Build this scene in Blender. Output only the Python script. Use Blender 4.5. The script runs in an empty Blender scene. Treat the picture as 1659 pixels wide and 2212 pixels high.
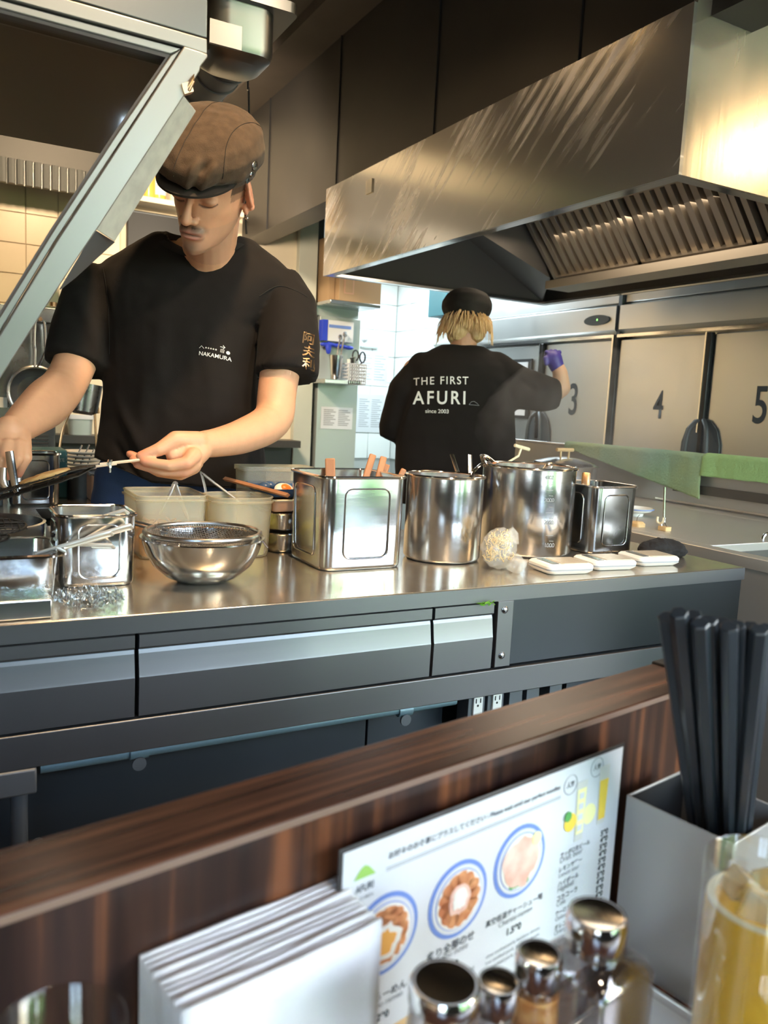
import bpy, bmesh, math, random
from mathutils import Vector as V, Matrix, Euler, noise
from mathutils.bvhtree import BVHTree
random.seed(7)
PI = math.pi
# ---------------------------------------------------------------- camera
W, H, F = 1659, 2212, 1738.0
CAMP = V((0, 0, 1.15))
_a = V((4020-829.5, -(1038-1106), -F)).normalized()
_b = V((-123-829.5, -(832-1106), -F)); _b = (_b-_a*_a.dot(_b)).normalized()
_c = _a.cross(_b)
RW = Matrix((_a, _b, _c))                    # camera axes -> world axes
cd = bpy.data.cameras.new('camera'); cam = bpy.data.objects.new('camera', cd)
bpy.context.scene.collection.objects.link(cam)
cam.matrix_world = Matrix.Translation(CAMP) @ RW.to_4x4()
cd.sensor_fit = 'VERTICAL'; cd.sensor_height = 36.0; cd.lens = 36.0*F/H
cd.clip_start = 0.02
cd.dof.use_dof = True; cd.dof.focus_distance = 1.62; cd.dof.aperture_fstop = 7.4
sc = bpy.context.scene; sc.camera = cam; C = sc.collection
# ---------------------------------------------------------------- world, exposure, lights
sc.view_settings.view_transform = 'Standard'; sc.view_settings.look = 'None'
sc.view_settings.gamma = 1.0; sc.view_settings.use_curve_mapping = False
sc.view_settings.exposure = 0.78
wd = bpy.data.worlds.new('world'); sc.world = wd; wd.use_nodes = True
_n = wd.node_tree.nodes; _l = wd.node_tree.links
_bg = _n['Background']; _sk = _n.new('ShaderNodeTexSky'); _sk.sky_type = 'NISHITA'
_sk.sun_elevation = math.radians(48); _sk.sun_rotation = math.radians(100); _sk.sun_disc = False
_sk.air_density = 1.4; _sk.dust_density = 3.0
_l.new(_sk.outputs[0], _bg.inputs[0]); _bg.inputs[1].default_value = 2.5

def lamp(name, kind, loc, energy, color, size=0.1, target=None, spot=None, sizey=None):
    d = bpy.data.lights.new(name, kind); d.energy = energy; d.color = color
    if kind == 'AREA':
        d.size = size
        if sizey: d.shape = 'RECTANGLE'; d.size_y = sizey
    else: d.shadow_soft_size = size
    if spot: d.spot_size = math.radians(spot); d.spot_blend = 0.5
    o = bpy.data.objects.new(name, d); C.objects.link(o); o.location = loc
    if target is not None:
        o.rotation_euler = (V(target)-V(loc)).to_track_quat('-Z', 'Y').to_euler()
    return o
WARM = (1.0, 0.66, 0.34); WARM2 = (1.0, 0.80, 0.58); COOL = (0.80, 0.95, 1.0); DAY = (0.80, 0.90, 1.0)
lamp('range_lamp_light', 'SPOT', (0.50, 0.90, 2.66), 88, WARM, 0.05, (0.42, 1.75, 1.1), 75)
lamp('left_wall_light', 'SPOT', (0.60, 3.5, 2.55), 120, WARM2, 0.08, (0.95, 5.0, 1.6), 145)
lamp('wall_fill_light', 'SPOT', (1.25, 3.7, 2.02), 42, WARM2, 0.08, (1.85, 5.0, 1.75), 95)  # added fill without a fitting, brightens the wall the bulkhead shades
lamp('kitchen_downlight_a', 'SPOT', (0.80, 2.90, 2.84), 15, WARM, 0.06, (0.95, 2.6, 0), 120)
lamp('kitchen_downlight_b', 'SPOT', (0.50, 2.90, 2.84), 15, WARM, 0.06, (0.4, 2.9, 0), 120)
lamp('entry_spotlight', 'SPOT', (3.69, 0.05, 2.56), 15, WARM, 0.07, (2.2, 1.48, 1.9), 110)
lamp('dining_light', 'SPOT', (0.35, -0.75, 2.75), 24, WARM2, 0.06, (0.5, 0.6, 0.7), 100)
lamp('tile_room_tube', 'AREA', (2.75, 5.75, 2.28), 22, COOL, 1.2, (2.75, 5.75, 0), sizey=0.3)
lamp('aisle_tube', 'AREA', (3.1, 4.7, 2.25), 16, COOL, 0.3, (3.1, 4.7, 0), sizey=0.8)
lamp('hood_light', 'AREA', (2.3, 2.6, 1.98), 4, WARM2, 0.5, (2.3, 2.6, 0), sizey=0.9)
lamp('counter_spot', 'SPOT', (0.95, 0.55, 2.5), 30, WARM2, 0.06, (0.9, 1.5, 0.85), 80)

# ---------------------------------------------------------------- pixel -> point on a known plane
def ray(x, y):
    return RW @ V(((x-829.5)/F, -(y-1106)/F, -1.0))
def P(x, y, ax, v):
    d = ray(x, y); k = 'XYZ'.index(ax); return CAMP+d*((v-CAMP[k])/d[k])
def Dp(x, y, depth): return CAMP+ray(x, y)*depth
BD = V((0.9834, 0.1817, 0)).normalized(); BN = V((-BD.y, BD.x, 0))   # bar direction / normal
def S(s, t, z): return BD*s+BN*t+V((0, 0, z))

# ---------------------------------------------------------------- materials
def mat(name, col, rough=0.5, metal=0.0, bump=0.0, bscale=40, stretch=(1, 1, 1), col2=None, cscale=6, cstretch=None,
        trans=0.0, ior=1.45, rvar=0.0, spec=0.5, emit=None, sss=0.0, coat=0.0, alpha=1.0, sheen=0.0, contrast=(0.35, 0.65), aniso=0, vcol=False):
    m = bpy.data.materials.new(name); m.use_nodes = True
    nt = m.node_tree; n = nt.nodes; l = nt.links; b = n['Principled BSDF']
    def s(k, v):
        if k in b.inputs: b.inputs[k].default_value = v
    s('Base Color', (*col, 1)); s('Roughness', rough); s('Metallic', metal); s('IOR', ior)
    s('Transmission Weight', trans); s('Specular IOR Level', spec); s('Coat Weight', coat); s('Alpha', alpha)
    s('Sheen Weight', sheen)
    if aniso: s('Anisotropic', aniso)
    if sss: s('Subsurface Weight', sss); s('Subsurface Radius', (0.012, 0.005, 0.003)); s('Subsurface Scale', 1.0)
    if emit: s('Emission Color', (*emit[0], 1)); s('Emission Strength', emit[1])
    tc = n.new('ShaderNodeTexCoord')
    def nz(scale, st, det=4):
        mp = n.new('ShaderNodeMapping'); mp.inputs['Scale'].default_value = st
        l.new(tc.outputs['Object'], mp.inputs[0])
        t = n.new('ShaderNodeTexNoise'); t.inputs['Scale'].default_value = scale; t.inputs['Detail'].default_value = det
        l.new(mp.outputs[0], t.inputs['Vector']); return t
    if col2 is not None:
        t = nz(cscale, cstretch or stretch); r = n.new('ShaderNodeValToRGB')
        r.color_ramp.elements[0].position = contrast[0]; r.color_ramp.elements[1].position = contrast[1]
        r.color_ramp.elements[0].color = (*col, 1); r.color_ramp.elements[1].color = (*col2, 1)
        l.new(t.outputs[0], r.inputs[0]); l.new(r.outputs[0], b.inputs['Base Color'])
    if vcol:
        a = n.new('ShaderNodeAttribute'); a.attribute_name = 'Col'
        t = nz(60, (1, 1, 1)); mx = n.new('ShaderNodeMix'); mx.data_type = 'RGBA'; mx.blend_type = 'MULTIPLY'
        mx.inputs[0].default_value = 0.12
        l.new(a.outputs['Color'], mx.inputs[6]); l.new(t.outputs[0], mx.inputs[7]); l.new(mx.outputs[2], b.inputs['Base Color'])
    if rvar:
        t = nz(9, stretch); mr = n.new('ShaderNodeMapRange')
        mr.inputs[3].default_value = max(0.02, rough-rvar); mr.inputs[4].default_value = rough+rvar
        mr.inputs[1].default_value = 0.3; mr.inputs[2].default_value = 0.7
        l.new(t.outputs[0], mr.inputs[0]); l.new(mr.outputs[0], b.inputs['Roughness'])
    if bump:
        t = nz(bscale, stretch); bp = n.new('ShaderNodeBump'); bp.inputs['Strength'].default_value = bump
        bp.inputs['Distance'].default_value = 0.004
        l.new(t.outputs[0], bp.inputs['Height']); l.new(bp.outputs[0], b.inputs['Normal'])
    return m
M = {}
M['steel'] = mat('steel', (0.56, 0.56, 0.56), 0.24, 1, 0.05, 60, (0.06, 1, 1.2), rvar=0.08)
M['front'] = mat('counter_front_steel', (0.17, 0.175, 0.185), 0.40, 0.9, 0.03, 70, (0.05, 1, 1.5), rvar=0.03)
M['frontdark'] = mat('blackened_steel', (0.075, 0.085, 0.095), 0.32, 0.9, 0)
M['top'] = mat('worktop_steel', (0.62, 0.57, 0.49), 0.20, 0.88, 0.04, 8, (1, 1, 1), rvar=0.06)
M['pot'] = mat('pot_steel', (0.62, 0.62, 0.62), 0.19, 1, 0.05, 30, (0.5, 0.5, 2.2), rvar=0.03)
M['potdark'] = mat('dull_pot_steel', (0.30, 0.30, 0.30), 0.24, 1, 0.10, 20, rvar=0.07)
M['bright'] = mat('polished_steel', (0.75, 0.74, 0.72), 0.12, 1, 0.04, 30)
M['galv'] = mat('galvanised_steel', (0.56, 0.56, 0.52), 0.42, 0.35, 0.15, 50, col2=(0.68, 0.68, 0.62), cscale=45)
M['frame'] = mat('frame_steel', (0.30, 0.29, 0.275), 0.38, 0.85, 0.02, 40, rvar=0.03)
M['gasket'] = mat('dark_gasket', (0.06, 0.05, 0.05), 0.5)
M['hood'] = mat('hood_steel', (0.58, 0.56, 0.52), 0.17, 0.80, 0.015, 3)
def smears(m):
    nt = m.node_tree; n = nt.nodes; l = nt.links; b = n['Principled BSDF']
    tc = n.new('ShaderNodeTexCoord'); mp = n.new('ShaderNodeMapping'); mp.inputs['Scale'].default_value = (1, 2.2, 30)
    m0 = n.new('ShaderNodeMapping'); m0.inputs['Rotation'].default_value = (math.radians(40), 0, 0); l.new(tc.outputs['Object'], m0.inputs[0])
    l.new(m0.outputs[0], mp.inputs[0]); t = n.new('ShaderNodeTexNoise'); t.inputs['Scale'].default_value = 1.2; t.inputs['Detail'].default_value = 6
    l.new(mp.outputs[0], t.inputs['Vector']); t2 = n.new('ShaderNodeTexNoise'); t2.inputs['Scale'].default_value = 2.4; t2.inputs['Detail'].default_value = 2
    l.new(tc.outputs['Object'], t2.inputs['Vector'])
    mu = n.new('ShaderNodeMath'); mu.operation = 'MULTIPLY'; l.new(t.outputs[0], mu.inputs[0]); l.new(t2.outputs[0], mu.inputs[1])
    mr = n.new('ShaderNodeMapRange'); mr.inputs[1].default_value = 0.24; mr.inputs[2].default_value = 0.46
    l.new(mu.outputs[0], mr.inputs[0])
    mx = n.new('ShaderNodeMix'); mx.data_type = 'RGBA'; mx.inputs[6].default_value = b.inputs['Base Color'].default_value; mx.inputs[7].default_value = (0.78, 0.78, 0.80, 1)
    l.new(mr.outputs[0], mx.inputs[0]); l.new(mx.outputs[2], b.inputs['Base Color'])
    m2 = n.new('ShaderNodeMapRange'); m2.inputs[3].default_value = 0.80; m2.inputs[4].default_value = 0.35; l.new(mr.outputs[0], m2.inputs[0]); l.new(m2.outputs[0], b.inputs['Metallic'])
    m3 = n.new('ShaderNodeMapRange'); m3.inputs[3].default_value = 0.16; m3.inputs[4].default_value = 0.42; l.new(mr.outputs[0], m3.inputs[0]); l.new(m3.outputs[0], b.inputs['Roughness'])
smears(M['hood'])
M['hoodside'] = mat('brushed_hood_steel', (0.64, 0.58, 0.47), 0.24, 0.8, 0.05, 50, (1, 1, 0.1), rvar=0.08)
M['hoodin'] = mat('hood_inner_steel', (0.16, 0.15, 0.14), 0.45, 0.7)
M['filter'] = mat('filter_steel', (0.48, 0.43, 0.36), 0.4, 0.9)
M['fridge'] = mat('fridge_steel', (0.62, 0.63, 0.63), 0.30, 0.9, 0, rvar=0.02)
M['rubber'] = mat('black_rubber', (0.02, 0.02, 0.022), 0.4)
M['black'] = mat('black_paint', (0.015, 0.015, 0.016), 0.5)
M['bulk'] = mat('bulkhead_steel', (0.020, 0.019, 0.0185), 0.45, 0.1, 0.03, 5, col2=(0.026, 0.024, 0.022), cscale=3)
M['ceil'] = mat('ceiling_paint', (0.05, 0.042, 0.035), 0.7, 0, 0.05, 30, col2=(0.075, 0.06, 0.048), cscale=2)
M['floor'] = mat('floor_tile', (0.12, 0.115, 0.11), 0.35, 0, 0.1, 30)
M['beige'] = mat('beige_wall', (0.78, 0.68, 0.50), 0.6, 0, 0.03, 20, col2=(0.72, 0.62, 0.46), cscale=2)
M['post'] = mat('pale_green_post', (0.55, 0.56, 0.48), 0.5, 0, col2=(0.48, 0.50, 0.43), cscale=3)
M['part'] = mat('grey_partition', (0.42, 0.46, 0.44), 0.35, 0.4, 0.03, 20)
M['tile'] = mat('white_tile', (0.80, 0.83, 0.81), 0.2, 0, 0.02, 4)
M['grout'] = mat('grout', (0.45, 0.47, 0.45), 0.8)
M['cream'] = mat('cream_tile', (0.72, 0.60, 0.42), 0.35, 0, 0.02, 5)
M['creamg'] = mat('cream_grout', (0.52, 0.43, 0.31), 0.8)
M['darkband'] = mat('dark_brown_band', (0.035, 0.025, 0.022), 0.4)
def woodmat(name, axis_scale, c1, c2, c3, rough):
    m = mat(name, c1, rough); nt = m.node_tree; n = nt.nodes; l = nt.links; b = n['Principled BSDF']
    tc = n.new('ShaderNodeTexCoord'); mp = n.new('ShaderNodeMapping'); mp.inputs['Scale'].default_value = axis_scale
    l.new(tc.outputs['Object'], mp.inputs[0])
    t = n.new('ShaderNodeTexNoise'); t.inputs['Scale'].default_value = 1.0; t.inputs['Detail'].default_value = 5; t.inputs['Distortion'].default_value = 0.35
    l.new(mp.outputs[0], t.inputs['Vector'])
    r = n.new('ShaderNodeValToRGB'); e = r.color_ramp.elements
    e[0].position = 0.36; e[0].color = (*c1, 1); e[1].position = 0.68; e[1].color = (*c3, 1)
    k = e.new(0.52); k.color = (*c2, 1)
    l.new(t.outputs[0], r.inputs[0]); l.new(r.outputs[0], b.inputs['Base Color'])
    return m
M['wood'] = woodmat('dark_laminate', (46, 4, 1.6), (0.016, 0.008, 0.007), (0.042, 0.018, 0.012), (0.17, 0.060, 0.026), 0.32)
M['rail'] = woodmat('laminate_rail', (4, 80, 80), (0.030, 0.012, 0.009), (0.075, 0.03, 0.018), (0.16, 0.065, 0.035), 0.25)
M['skin'] = mat('skin', (0.7, 0.42, 0.28), 0.48, 0, 0.05, 300, sss=0.12, vcol=True)
M['shirt'] = mat('black_tshirt', (0.0095, 0.0072, 0.0066), 0.88, 0, 0.10, 500, spec=0.3, sheen=0.03)
M['seam'] = mat('shirt_seam', (0.011, 0.010, 0.010), 0.9)
M['jeans'] = mat('blue_jeans', (0.035, 0.075, 0.20), 0.85, 0, 0.3, 400, col2=(0.05, 0.10, 0.26), cscale=12)
M['cap'] = mat('brown_black_cap', (0.044, 0.026, 0.014), 0.9, 0, 0.25, 500, col2=(0.066, 0.040, 0.023), cscale=60, sheen=0.08)
M['cap2'] = mat('black_cap', (0.016, 0.013, 0.012), 0.8, 0, 0.2, 400)
M['brim'] = mat('cap_brim', (0.014, 0.010, 0.008), 0.8)
M['hair'] = mat('dark_hair', (0.03, 0.02, 0.015), 0.6)
M['blond'] = mat('blond_hair', (0.62, 0.38, 0.17), 0.5, 0, 0.5, 80, (3, 3, 0.3), col2=(0.78, 0.55, 0.30), cscale=60, cstretch=(2, 2, 0.2))
M['white'] = mat('white_print', (0.80, 0.80, 0.78), 0.6)
M['gold'] = mat('gold_foil', (0.75, 0.48, 0.28), 0.25, 1)
M['glove'] = mat('purple_glove', (0.07, 0.05, 0.28), 0.4)
M['paper'] = mat('white_paper', (0.64, 0.66, 0.69), 0.7)
M['napkin'] = mat('white_napkin', (0.74, 0.73, 0.75), 0.9, 0, 0.1, 200)
M['ink'] = mat('dark_ink', (0.04, 0.05, 0.06), 0.6)
M['inkgrey'] = mat('grey_ink', (0.30, 0.32, 0.34), 0.6)
M['plateblue'] = mat('blue_plate_print', (0.16, 0.26, 0.62), 0.5)
M['food1'] = mat('brown_food_print', (0.50, 0.17, 0.07), 0.6, col2=(0.70, 0.32, 0.14), cscale=90)
M['food2'] = mat('pink_meat_print', (0.72, 0.42, 0.33), 0.6, col2=(0.85, 0.62, 0.52), cscale=60)
M['food3'] = mat('orange_egg_print', (0.85, 0.42, 0.10), 0.6)
M['yellow'] = mat('yellow_print', (0.85, 0.60, 0.08), 0.5)
M['lemon'] = mat('lemon_print', (0.88, 0.84, 0.42), 0.5)
M['green'] = mat('green_print', (0.10, 0.36, 0.10), 0.5)
M['logogreen'] = mat('logo_green', (0.30, 0.52, 0.12), 0.5)
M['laminate'] = mat('menu_edge', (0.05, 0.045, 0.045), 0.3)
M['greyplastic'] = mat('grey_holder', (0.40, 0.39, 0.38), 0.35, 0.35, 0.02, 30)
M['chop'] = mat('black_chopstick', (0.030, 0.036, 0.044), 0.3, 0, 0.02, 100)
def thinglass(name, tint, base, rough=0.02, gz=0.65):
    """clear wall: what is behind shows through, its surface reflects by Fresnel"""
    m = bpy.data.materials.new(name); m.use_nodes = True; nt = m.node_tree; n = nt.nodes; l = nt.links
    n.remove(n['Principled BSDF']); t = n.new('ShaderNodeBsdfTransparent'); t.inputs[0].default_value = (*tint, 1)
    g = n.new('ShaderNodeBsdfGlossy'); g.inputs['Roughness'].default_value = rough; g.inputs[0].default_value = (0.95, 0.95, 0.95, 1)
    lw = n.new('ShaderNodeLayerWeight'); lw.inputs[0].default_value = 0.25
    mr = n.new('ShaderNodeMapRange'); mr.inputs[3].default_value = base; mr.inputs[4].default_value = gz
    l.new(lw.outputs['Fresnel'], mr.inputs[0]); mx = n.new('ShaderNodeMixShader'); l.new(mr.outputs[0], mx.inputs[0])
    l.new(t.outputs[0], mx.inputs[1]); l.new(g.outputs[0], mx.inputs[2]); l.new(mx.outputs[0], n['Material Output'].inputs[0])
    return m
M['clear'] = thinglass('clear_plastic', (0.90, 0.88, 0.88), 0.07, 0.05)
M['glass'] = thinglass('clear_glass', (0.96, 0.96, 0.94), 0.035, 0.03, 0.30)
M['beer'] = mat('cloudy_yellow_drink', (1.0, 0.58, 0.04), 0.35, 0)
M['foam'] = mat('foam', (0.93, 0.86, 0.62), 0.5)
M['ice'] = mat('ice', (0.95, 0.93, 0.80), 0.1, trans=0.7, ior=1.31)
M['spice'] = mat('orange_spice', (0.55, 0.22, 0.06), 0.8, 0, 0.4, 200, col2=(0.72, 0.40, 0.15), cscale=150)
def thin(name, tint, op, rough):
    m = bpy.data.materials.new(name); m.use_nodes = True; nt = m.node_tree; n = nt.nodes; l = nt.links
    b = n['Principled BSDF']; b.inputs['Base Color'].default_value = (*tint, 1); b.inputs['Roughness'].default_value = rough
    t = n.new('ShaderNodeBsdfTransparent'); t.inputs[0].default_value = (*tint, 1)
    mx = n.new('ShaderNodeMixShader'); mx.inputs[0].default_value = op
    l.new(t.outputs[0], mx.inputs[1]); l.new(b.outputs[0], mx.inputs[2]); l.new(mx.outputs[0], n['Material Output'].inputs[0])
    return m
M['pane'] = thinglass('guard_glass', (0.86, 0.82, 0.76), 0.07, 0.04)
M['tub'] = thin('translucent_tub', (0.86, 0.82, 0.70), 0.24, 0.30)
M['bag'] = thin('clear_bag', (0.92, 0.92, 0.90), 0.22, 0.12)
M['film'] = thinglass('cling_film', (0.88, 0.93, 0.97), 0.05, 0.12, 0.45)
M['satin'] = mat('satin_steel', (0.72, 0.71, 0.68), 0.38, 0.55)
M['mesh'] = mat('wire_mesh', (0.35, 0.35, 0.35), 0.35, 1)
M['char'] = mat('charred_wire', (0.02, 0.017, 0.015), 0.55, 0.3)
M['greens'] = mat('sliced_greens', (0.42, 0.55, 0.10), 0.6, col2=(0.62, 0.70, 0.30), cscale=40)
M['leaf'] = mat('leaf_green', (0.16, 0.42, 0.04), 0.5)
M['bamboo'] = mat('bamboo_shoots', (0.70, 0.34, 0.14), 0.5, col2=(0.82, 0.48, 0.22), cscale=30)
M['egg'] = mat('egg_white', (0.85, 0.80, 0.70), 0.4)
M['yolk'] = mat('egg_yolk', (0.90, 0.22, 0.04), 0.3)
M['blueplate'] = mat('blue_glaze', (0.05, 0.10, 0.20), 0.2)
M['cardboard'] = mat('cardboard', (0.36, 0.24, 0.13), 0.8)
M['brown'] = mat('brown_clay', (0.50, 0.30, 0.20), 0.5)
M['woodh'] = mat('wood_handle', (0.32, 0.14, 0.065), 0.5, 0, 0.1, 60, (1, 1, 0.2), col2=(0.42, 0.20, 0.10), cscale=30)
M['woodl'] = mat('pale_wood_handle', (0.72, 0.50, 0.25), 0.5)
M['scale'] = mat('white_scale_body', (0.80, 0.78, 0.74), 0.35)
M['sgrey'] = mat('scale_grey', (0.35, 0.36, 0.38), 0.4)
M['sbeige'] = mat('scale_pad', (0.52, 0.46, 0.36), 0.3, 0.2, 0.5, 150)
M['lcd'] = mat('display', (0.10, 0.12, 0.13), 0.2)
M['cloth'] = mat('black_cloth', (0.014, 0.013, 0.014), 0.9, 0, 0.2, 200)
M['towel1'] = mat('green_towel', (0.24, 0.40, 0.30), 0.95, 0, 0.8, 120, col2=(0.36, 0.46, 0.24), cscale=3, contrast=(0.4, 0.62))
M['towel2'] = mat('bright_green_towel', (0.36, 0.58, 0.25), 0.95, 0, 0.8, 120)
M['deck'] = mat('deck_steel', (0.55, 0.53, 0.50), 0.38, 0.65)
M['captop'] = mat('cap_top_reflection', (0.50, 0.49, 0.49), 0.25, 0.1)  # chrome tops: the pale reflection they show is put into this grey
M['edge'] = mat('rail_edge', (0.20, 0.13, 0.10), 0.35)
M['band'] = mat('grey_band', (0.10, 0.10, 0.095), 0.5)
M['rib'] = mat('reflection_ribs', (0.20, 0.21, 0.21), 0.3, 0.2)  # grey of a corrugated reflection, given to the ribs
M['header'] = mat('header_steel', (0.19, 0.187, 0.18), 0.33, 1)
M['teal'] = mat('teal_box', (0.03, 0.12, 0.14), 0.5)
M['porcelain'] = mat('white_porcelain', (0.80, 0.78, 0.72), 0.2)
M['noodle'] = mat('dried_noodles', (0.78, 0.60, 0.28), 0.6)
M['bread'] = mat('toasted_skin', (0.45, 0.25, 0.09), 0.7, 0, 0.4, 60, col2=(0.75, 0.5, 0.22), cscale=30)
M['leg'] = mat('dark_paint', (0.10, 0.11, 0.12), 0.5, 0.4)
M['conduit'] = mat('grey_blue_conduit', (0.12, 0.19, 0.22), 0.4, 0.3)
M['under'] = mat('dark_panel', (0.030, 0.036, 0.042), 0.45, 0.4, 0)
M['outlet'] = mat('outlet_plastic', (0.62, 0.62, 0.58), 0.4)
M['bluebag'] = mat('blue_plastic', (0.03, 0.06, 0.55), 0.4)
M['bottle'] = mat('amber_bottle', (0.75, 0.42, 0.08), 0.3)
M['led'] = mat('green_led', (0.1, 0.4, 0.1), 0.3, emit=((0.3, 1.0, 0.2), 1.5))
M['lampwarm'] = mat('warm_lamp', (1, 0.8, 0.5), 0.5, emit=((1.0, 0.62, 0.28), 22))
M['lampspot'] = mat('spot_lamp', (1, 0.9, 0.7), 0.5, emit=((1.0, 0.80, 0.50), 60))
M['lampcool'] = mat('cool_tube', (0.9, 1, 1), 0.5, emit=((0.85, 0.97, 1.0), 7))
M['hedge'] = mat('hedge_leaves', (0.16, 0.42, 0.10), 0.7, 0, 0.3, 20, col2=(0.34, 0.66, 0.22), cscale=3)
M['ground'] = mat('street_paving', (0.45, 0.44, 0.42), 0.8)
M['navy'] = mat('dark_window_frame', (0.03, 0.03, 0.035), 0.4)
M['diner'] = mat('dining_wall', (0.26, 0.17, 0.10), 0.6)

# ---------------------------------------------------------------- mesh builder
INV = {}
def inv_of(o):
    while o is not None:
        if o.name in INV: return INV[o.name]
        o = o.parent
    return Matrix.Identity(4)
def reg(o, label=None, cat=None, group=None, kind=None):
    if label: o['label'] = label
    if cat: o['category'] = cat
    if group: o['group'] = group
    if kind: o['kind'] = kind
    return o
def thing(name, label, cat, loc=(0, 0, 0), rotz=0.0, group=None):
    o = bpy.data.objects.new(name, None); C.objects.link(o); o.empty_display_size = 0.05
    o.location = loc; o.rotation_euler = (0, 0, rotz)
    INV[o.name] = (Matrix.Translation(V(loc)) @ Matrix.Rotation(rotz, 4, 'Z')).inverted()
    return reg(o, label, cat, group)
def mesh_obj(name, v, f, m, parent=None, ang=35, at=None):
    me = bpy.data.meshes.new(name)
    if parent is not None: I = inv_of(parent); v = [I @ V(p) for p in v]
    elif at is not None: a = V(at); v = [V(p)-a for p in v]
    me.from_pydata([tuple(p) for p in v], [], f); me.update()
    bm = bmesh.new(); bm.from_mesh(me); bmesh.ops.recalc_face_normals(bm, faces=bm.faces); bm.to_mesh(me); bm.free()
    if m is not None: me.materials.append(M[m] if isinstance(m, str) else m)
    for p in me.polygons: p.use_smooth = True
    me.set_sharp_from_angle(angle=math.radians(ang))
    o = bpy.data.objects.new(name, me); C.objects.link(o)
    if parent is not None: o.parent = parent
    elif at is not None:
        o.location = at; INV[o.name] = Matrix.Translation(V(at)).inverted()
    return o
class MB:
    def __init__(s): s.v = []; s.f = []
    def add(s, v, f):
        k = len(s.v); s.v += [V(p) for p in v]; s.f += [tuple(i+k for i in q) for q in f]; return s
    def box(s, a, b):
        x0, y0, z0 = a; x1, y1, z1 = b
        return s.add([(x0,y0,z0),(x1,y0,z0),(x1,y1,z0),(x0,y1,z0),(x0,y0,z1),(x1,y0,z1),(x1,y1,z1),(x0,y1,z1)],
                     [(0,3,2,1),(4,5,6,7),(0,1,5,4),(1,2,6,5),(2,3,7,6),(3,0,4,7)])
    def ob(s, c, ux, uy, uz):
        c, ux, uy, uz = V(c), V(ux), V(uy), V(uz)
        return s.add([c+a*ux+b*uy+d*uz for d in (-1, 1) for a, b in ((-1,-1),(1,-1),(1,1),(-1,1))],
                     [(0,3,2,1),(4,5,6,7),(0,1,5,4),(1,2,6,5),(2,3,7,6),(3,0,4,7)])
    def rings(s, R, cap0=True, cap1=True, closed=False):
        n = len(R[0]); v = [p for r in R for p in r]; f = []
        m = len(R); rng = m if closed else m-1
        for i in range(rng):
            j = (i+1) % m
            for k in range(n): f.append((i*n+k, i*n+(k+1) % n, j*n+(k+1) % n, j*n+k))
        if not closed:
            if cap0: f.append(tuple(range(n-1, -1, -1)))
            if cap1: f.append(tuple((m-1)*n+k for k in range(n)))
        return s.add(v, f)
    def tube(s, pts, r, n=8, closed=False, flat=None):
        pts = [V(p) for p in pts]; m = len(pts); R = []
        rs = r if isinstance(r, (list, tuple)) else [r]*m
        up = None
        for i in range(m):
            if closed: t = (pts[(i+1) % m]-pts[i-1]).normalized()
            else: t = (pts[min(i+1, m-1)]-pts[max(i-1, 0)]).normalized()
            if up is None:
                up = V((0, 0, 1)) if abs(t.z) < 0.9 else V((1, 0, 0))
                if flat is not None: up = V(flat[0])
            x = t.cross(up).normalized(); up = x.cross(t).normalized()
            fx, fy = (flat[1], flat[2]) if flat is not None else (1, 1)
            R.append([pts[i]+(x*math.cos(a)*fx+up*math.sin(a)*fy)*rs[i] for a in [2*PI*k/n for k in range(n)]])
        return s.rings(R, closed=closed)
    def lathe(s, c, prof, n=32, ax=None, cap0=True, cap1=True):
        c = V(c); z = V(ax).normalized() if ax is not None else V((0, 0, 1))
        x = z.orthogonal().normalized() if ax is not None else V((1, 0, 0)); y = z.cross(x)
        return s.rings([[c+z*h+(x*math.cos(2*PI*k/n)+y*math.sin(2*PI*k/n))*r for k in range(n)] for r, h in prof], cap0, cap1)
    def ell(s, c, r, Rm=None, n=20, m=12):
        c = V(c); Rm = Rm or Matrix.Identity(3); rr = []
        for i in range(1, m):
            a = PI*i/m
            rr.append([c+Rm @ V((r[0]*math.sin(a)*math.cos(2*PI*k/n), r[1]*math.sin(a)*math.sin(2*PI*k/n), -r[2]*math.cos(a))) for k in range(n)])
        return s.rings(rr)
    def prism(s, poly, off):
        poly = [V(p) for p in poly]; off = V(off); n = len(poly)
        return s.add(poly+[p+off for p in poly], [tuple(range(n)), tuple(range(2*n-1, n-1, -1))]+[(i, (i+1) % n, n+(i+1) % n, n+i) for i in range(n)])
    def grid(s, fn, nu, nv):
        v = [fn(i/nu, j/nv) for j in range(nv+1) for i in range(nu+1)]; w = nu+1
        return s.add(v, [(j*w+i, j*w+i+1, (j+1)*w+i+1, (j+1)*w+i) for j in range(nv) for i in range(nu)])
    def build(s, name, m, parent=None, at=None, bevel=0, ang=35, solid=0, label=None, seg=2):
        o = mesh_obj(name, s.v, s.f, m, parent, ang, at)
        if solid: q = o.modifiers.new('s', 'SOLIDIFY'); q.thickness = solid; q.offset = 0
        if bevel: q = o.modifiers.new('b', 'BEVEL'); q.width = bevel; q.segments = seg; q.limit_method = 'ANGLE'; q.angle_limit = math.radians(40)
        if label: o['label'] = label
        return o
def struct(o): o['kind'] = 'structure'; return o
def dup(root, loc, rotz=None, label=None):
    r = root.copy(); C.objects.link(r); r.location = loc
    if rotz is not None: r.rotation_euler = (0, 0, rotz)
    if label: r['label'] = label
    for ch in list(root.children):
        c = ch.copy(); C.objects.link(c); c.parent = r
        for g in list(ch.children):
            d = g.copy(); C.objects.link(d); d.parent = c
    return r
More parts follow.
